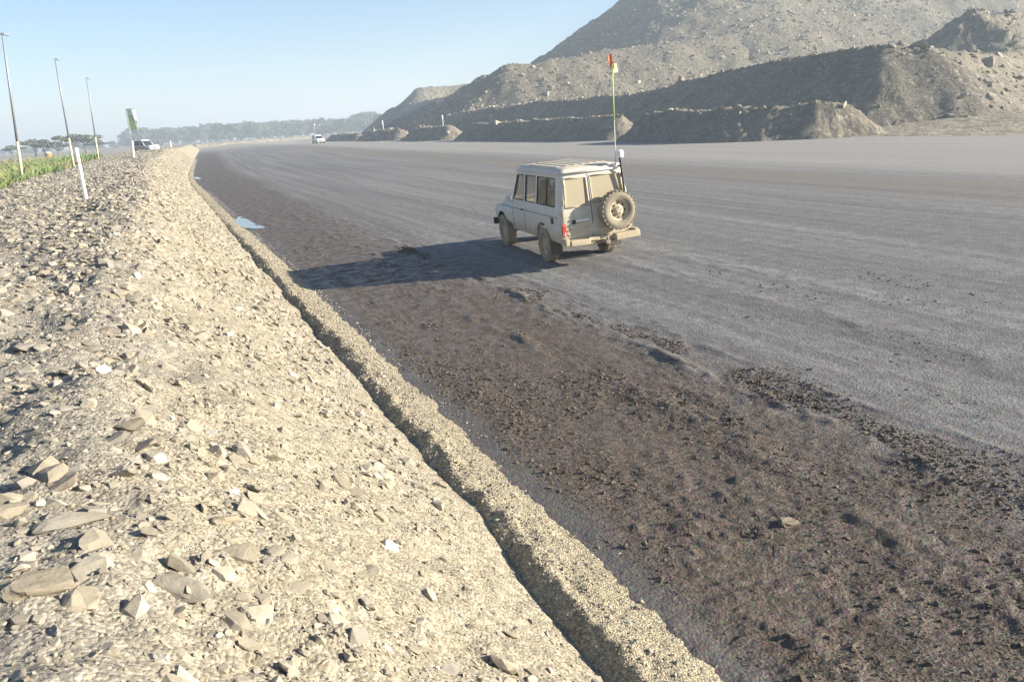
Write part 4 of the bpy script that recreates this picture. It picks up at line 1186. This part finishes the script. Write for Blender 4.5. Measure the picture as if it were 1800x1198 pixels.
# ------------------------------------------------------------------ trees
def leaf_mat(name, col):
    m = NT(name)
    f = m.noise(m.pos(), 0.6, 3)
    c = m.mix(m.rng(f, .35, .65), tuple(v * .6 for v in col), tuple(v * 1.3 for v in col))
    return m.out(c, .8)
LEAF = leaf_mat('tree_leaves', (0.10, 0.115, 0.075)); BARK = plain('tree_bark', (.14, .115, .09), .9)
def tree_meshes(seed, h, flat, w, leaves=900, leaf=.34):
    r = random.Random(seed)
    t = MB(); top = Vector((r.uniform(-.3, .3), r.uniform(-.3, .3), h * .55))
    t.tube((0, 0, -.5), top, .20, .12, n=7)
    blobs = []
    nl = r.randint(6, 9)
    for k in range(nl):
        a = 2 * math.pi * k / nl + r.uniform(-.4, .4); rr_ = w * r.uniform(.25, .75)
        z = h * (r.uniform(.66, .84) if flat else r.uniform(.22, .85))
        tip = Vector((rr_ * math.cos(a), rr_ * math.sin(a), z)); st = top * r.uniform(.55, 1.0)
        t.tube(st, tip, .08, .03, n=5)
        blobs.append((tip, w * r.uniform(.28, .45), h * (r.uniform(.07, .13) if flat else r.uniform(.16, .26))))
    blobs.append((Vector((0, 0, h * .86)), w * .42, h * (.10 if flat else .16)))
    vs, fs = [], []
    for k in range(leaves):
        c, bw, bh = blobs[r.randrange(len(blobs))]
        v = Vector((r.gauss(0, 1), r.gauss(0, 1), r.gauss(0, 1))).normalized() * (r.random() ** .4)
        p = c + Vector((v.x * bw, v.y * bw, v.z * bh))
        n1 = Vector((r.gauss(0, 1), r.gauss(0, 1), r.gauss(0, 1) + .6)).normalized(); a = n1.orthogonal().normalized(); b = n1.cross(a)
        s = leaf * r.uniform(.6, 1.4); i = len(vs)
        vs += [p + a * s, p + b * s * .7, p - a * s, p - b * s * .7]; fs.append((i, i + 1, i + 2, i + 3))
    me = bpy.data.meshes.new('crown'); me.from_pydata([v[:] for v in vs], [], fs); me.materials.append(LEAF)
    return t.mesh('trunk', BARK, smooth=True), me
FLAT = [tree_meshes(200 + k, 6.2, True, 4.2, 800, .30) for k in range(3)]
FULL = [tree_meshes(300 + k, 8.0, False, 4.8, 1300, .42) for k in range(5)]
def tree(meshes, loc, sc, rz, label, group=None, kind='tree'):
    root = empty('tree', loc, (0, 0, rz)); root.scale = sc; tag(root, label, 'tree', group)
    link('trunk', meshes[0], root); link('crown', meshes[1], root)
    return root
rt_ = random.Random(21)
LEFT = [((22, 272, 285), .75, 'small flat topped tree just right of the left picture edge'), ((62, 270, 262), .95, 'flat topped spreading tree right of the nearest lamp post'),
        ((80, 272, 270), .8, 'dark flat topped tree behind the orange drum'), ((102, 270, 262), .8, 'low round crowned tree left of the second lamp post'),
        ((135, 272, 270), 1.12, 'broad flat crowned tree right behind the second lamp post'), ((152, 272, 278), 1.1, 'broad flat crowned tree left of the farthest lamp post'),
        ((172, 270, 300), .8, 'sparse low tree behind the farthest lamp post')]
for k, (p, sc, lab) in enumerate(LEFT):
    x, y, _ = at(*p)
    tree(FLAT[k % 3], (x, y, .7), (sc * 1.45, sc * 1.45, sc * .98), rt_.uniform(0, 6), lab)
xs_ = [222 + 9.3 * k for k in range(51)]
for k, px in enumerate(xs_):
    Y = rt_.uniform(620, 760)
    x, y, z = at(px + rt_.uniform(-3, 3), 240, Y)
    hz = (232 - (px - 222) * 0.0) ; topy = np.interp(px, [222, 240, 300, 340, 400, 450, 480, 530, 580, 620, 640, 660, 690], [229, 226, 225, 222, 217, 212, 215, 211, 209, 206, 198, 196, 204])
    ztop = at(px, float(topy), Y)[2]
    zb = 1.2; sc = (ztop - zb) / 8.0 * rt_.uniform(.9, 1.08)
    tree(FULL[k % 5], (x, y, zb), (sc * rt_.uniform(.9, 1.2), sc * 1.1, sc), rt_.uniform(0, 6), 'hazy full crowned tree in the distant treeline beyond the haul road', 'trees in the distant treeline')
for k in range(10):
    Y = rt_.uniform(640, 760); px = 10 + 24 * k + rt_.uniform(-8, 8)
    x, y, z = at(px, 255, Y)
    tree(FULL[k % 5], (x, y, .8), (1.3, 1.3, rt_.uniform(.55, .8)), rt_.uniform(0, 6), 'very faint tree on the hazy horizon behind the lamp posts', 'faint trees on the left horizon')

# ------------------------------------------------------------------ haze
def haze():
    m = NT('haze_air'); t = m.t
    t.nodes.remove(m.p)
    pv = t.nodes.new('ShaderNodeVolumePrincipled')
    pv.inputs['Color'].default_value = (0.80, 0.91, 1.0, 1)
    pv.inputs['Density'].default_value = 0.00105
    pv.inputs['Anisotropy'].default_value = 0.15
    out = [n for n in t.nodes if n.type == 'OUTPUT_MATERIAL'][0]
    t.links.new(pv.outputs[0], out.inputs['Volume'])
    b = MB(); b.box((0, 1300, 27.5), (5400, 3600, 64)); 
    return tag(b.build('haze', m.mat), 'thin pale dusty air over the whole site', kind='stuff')
haze()
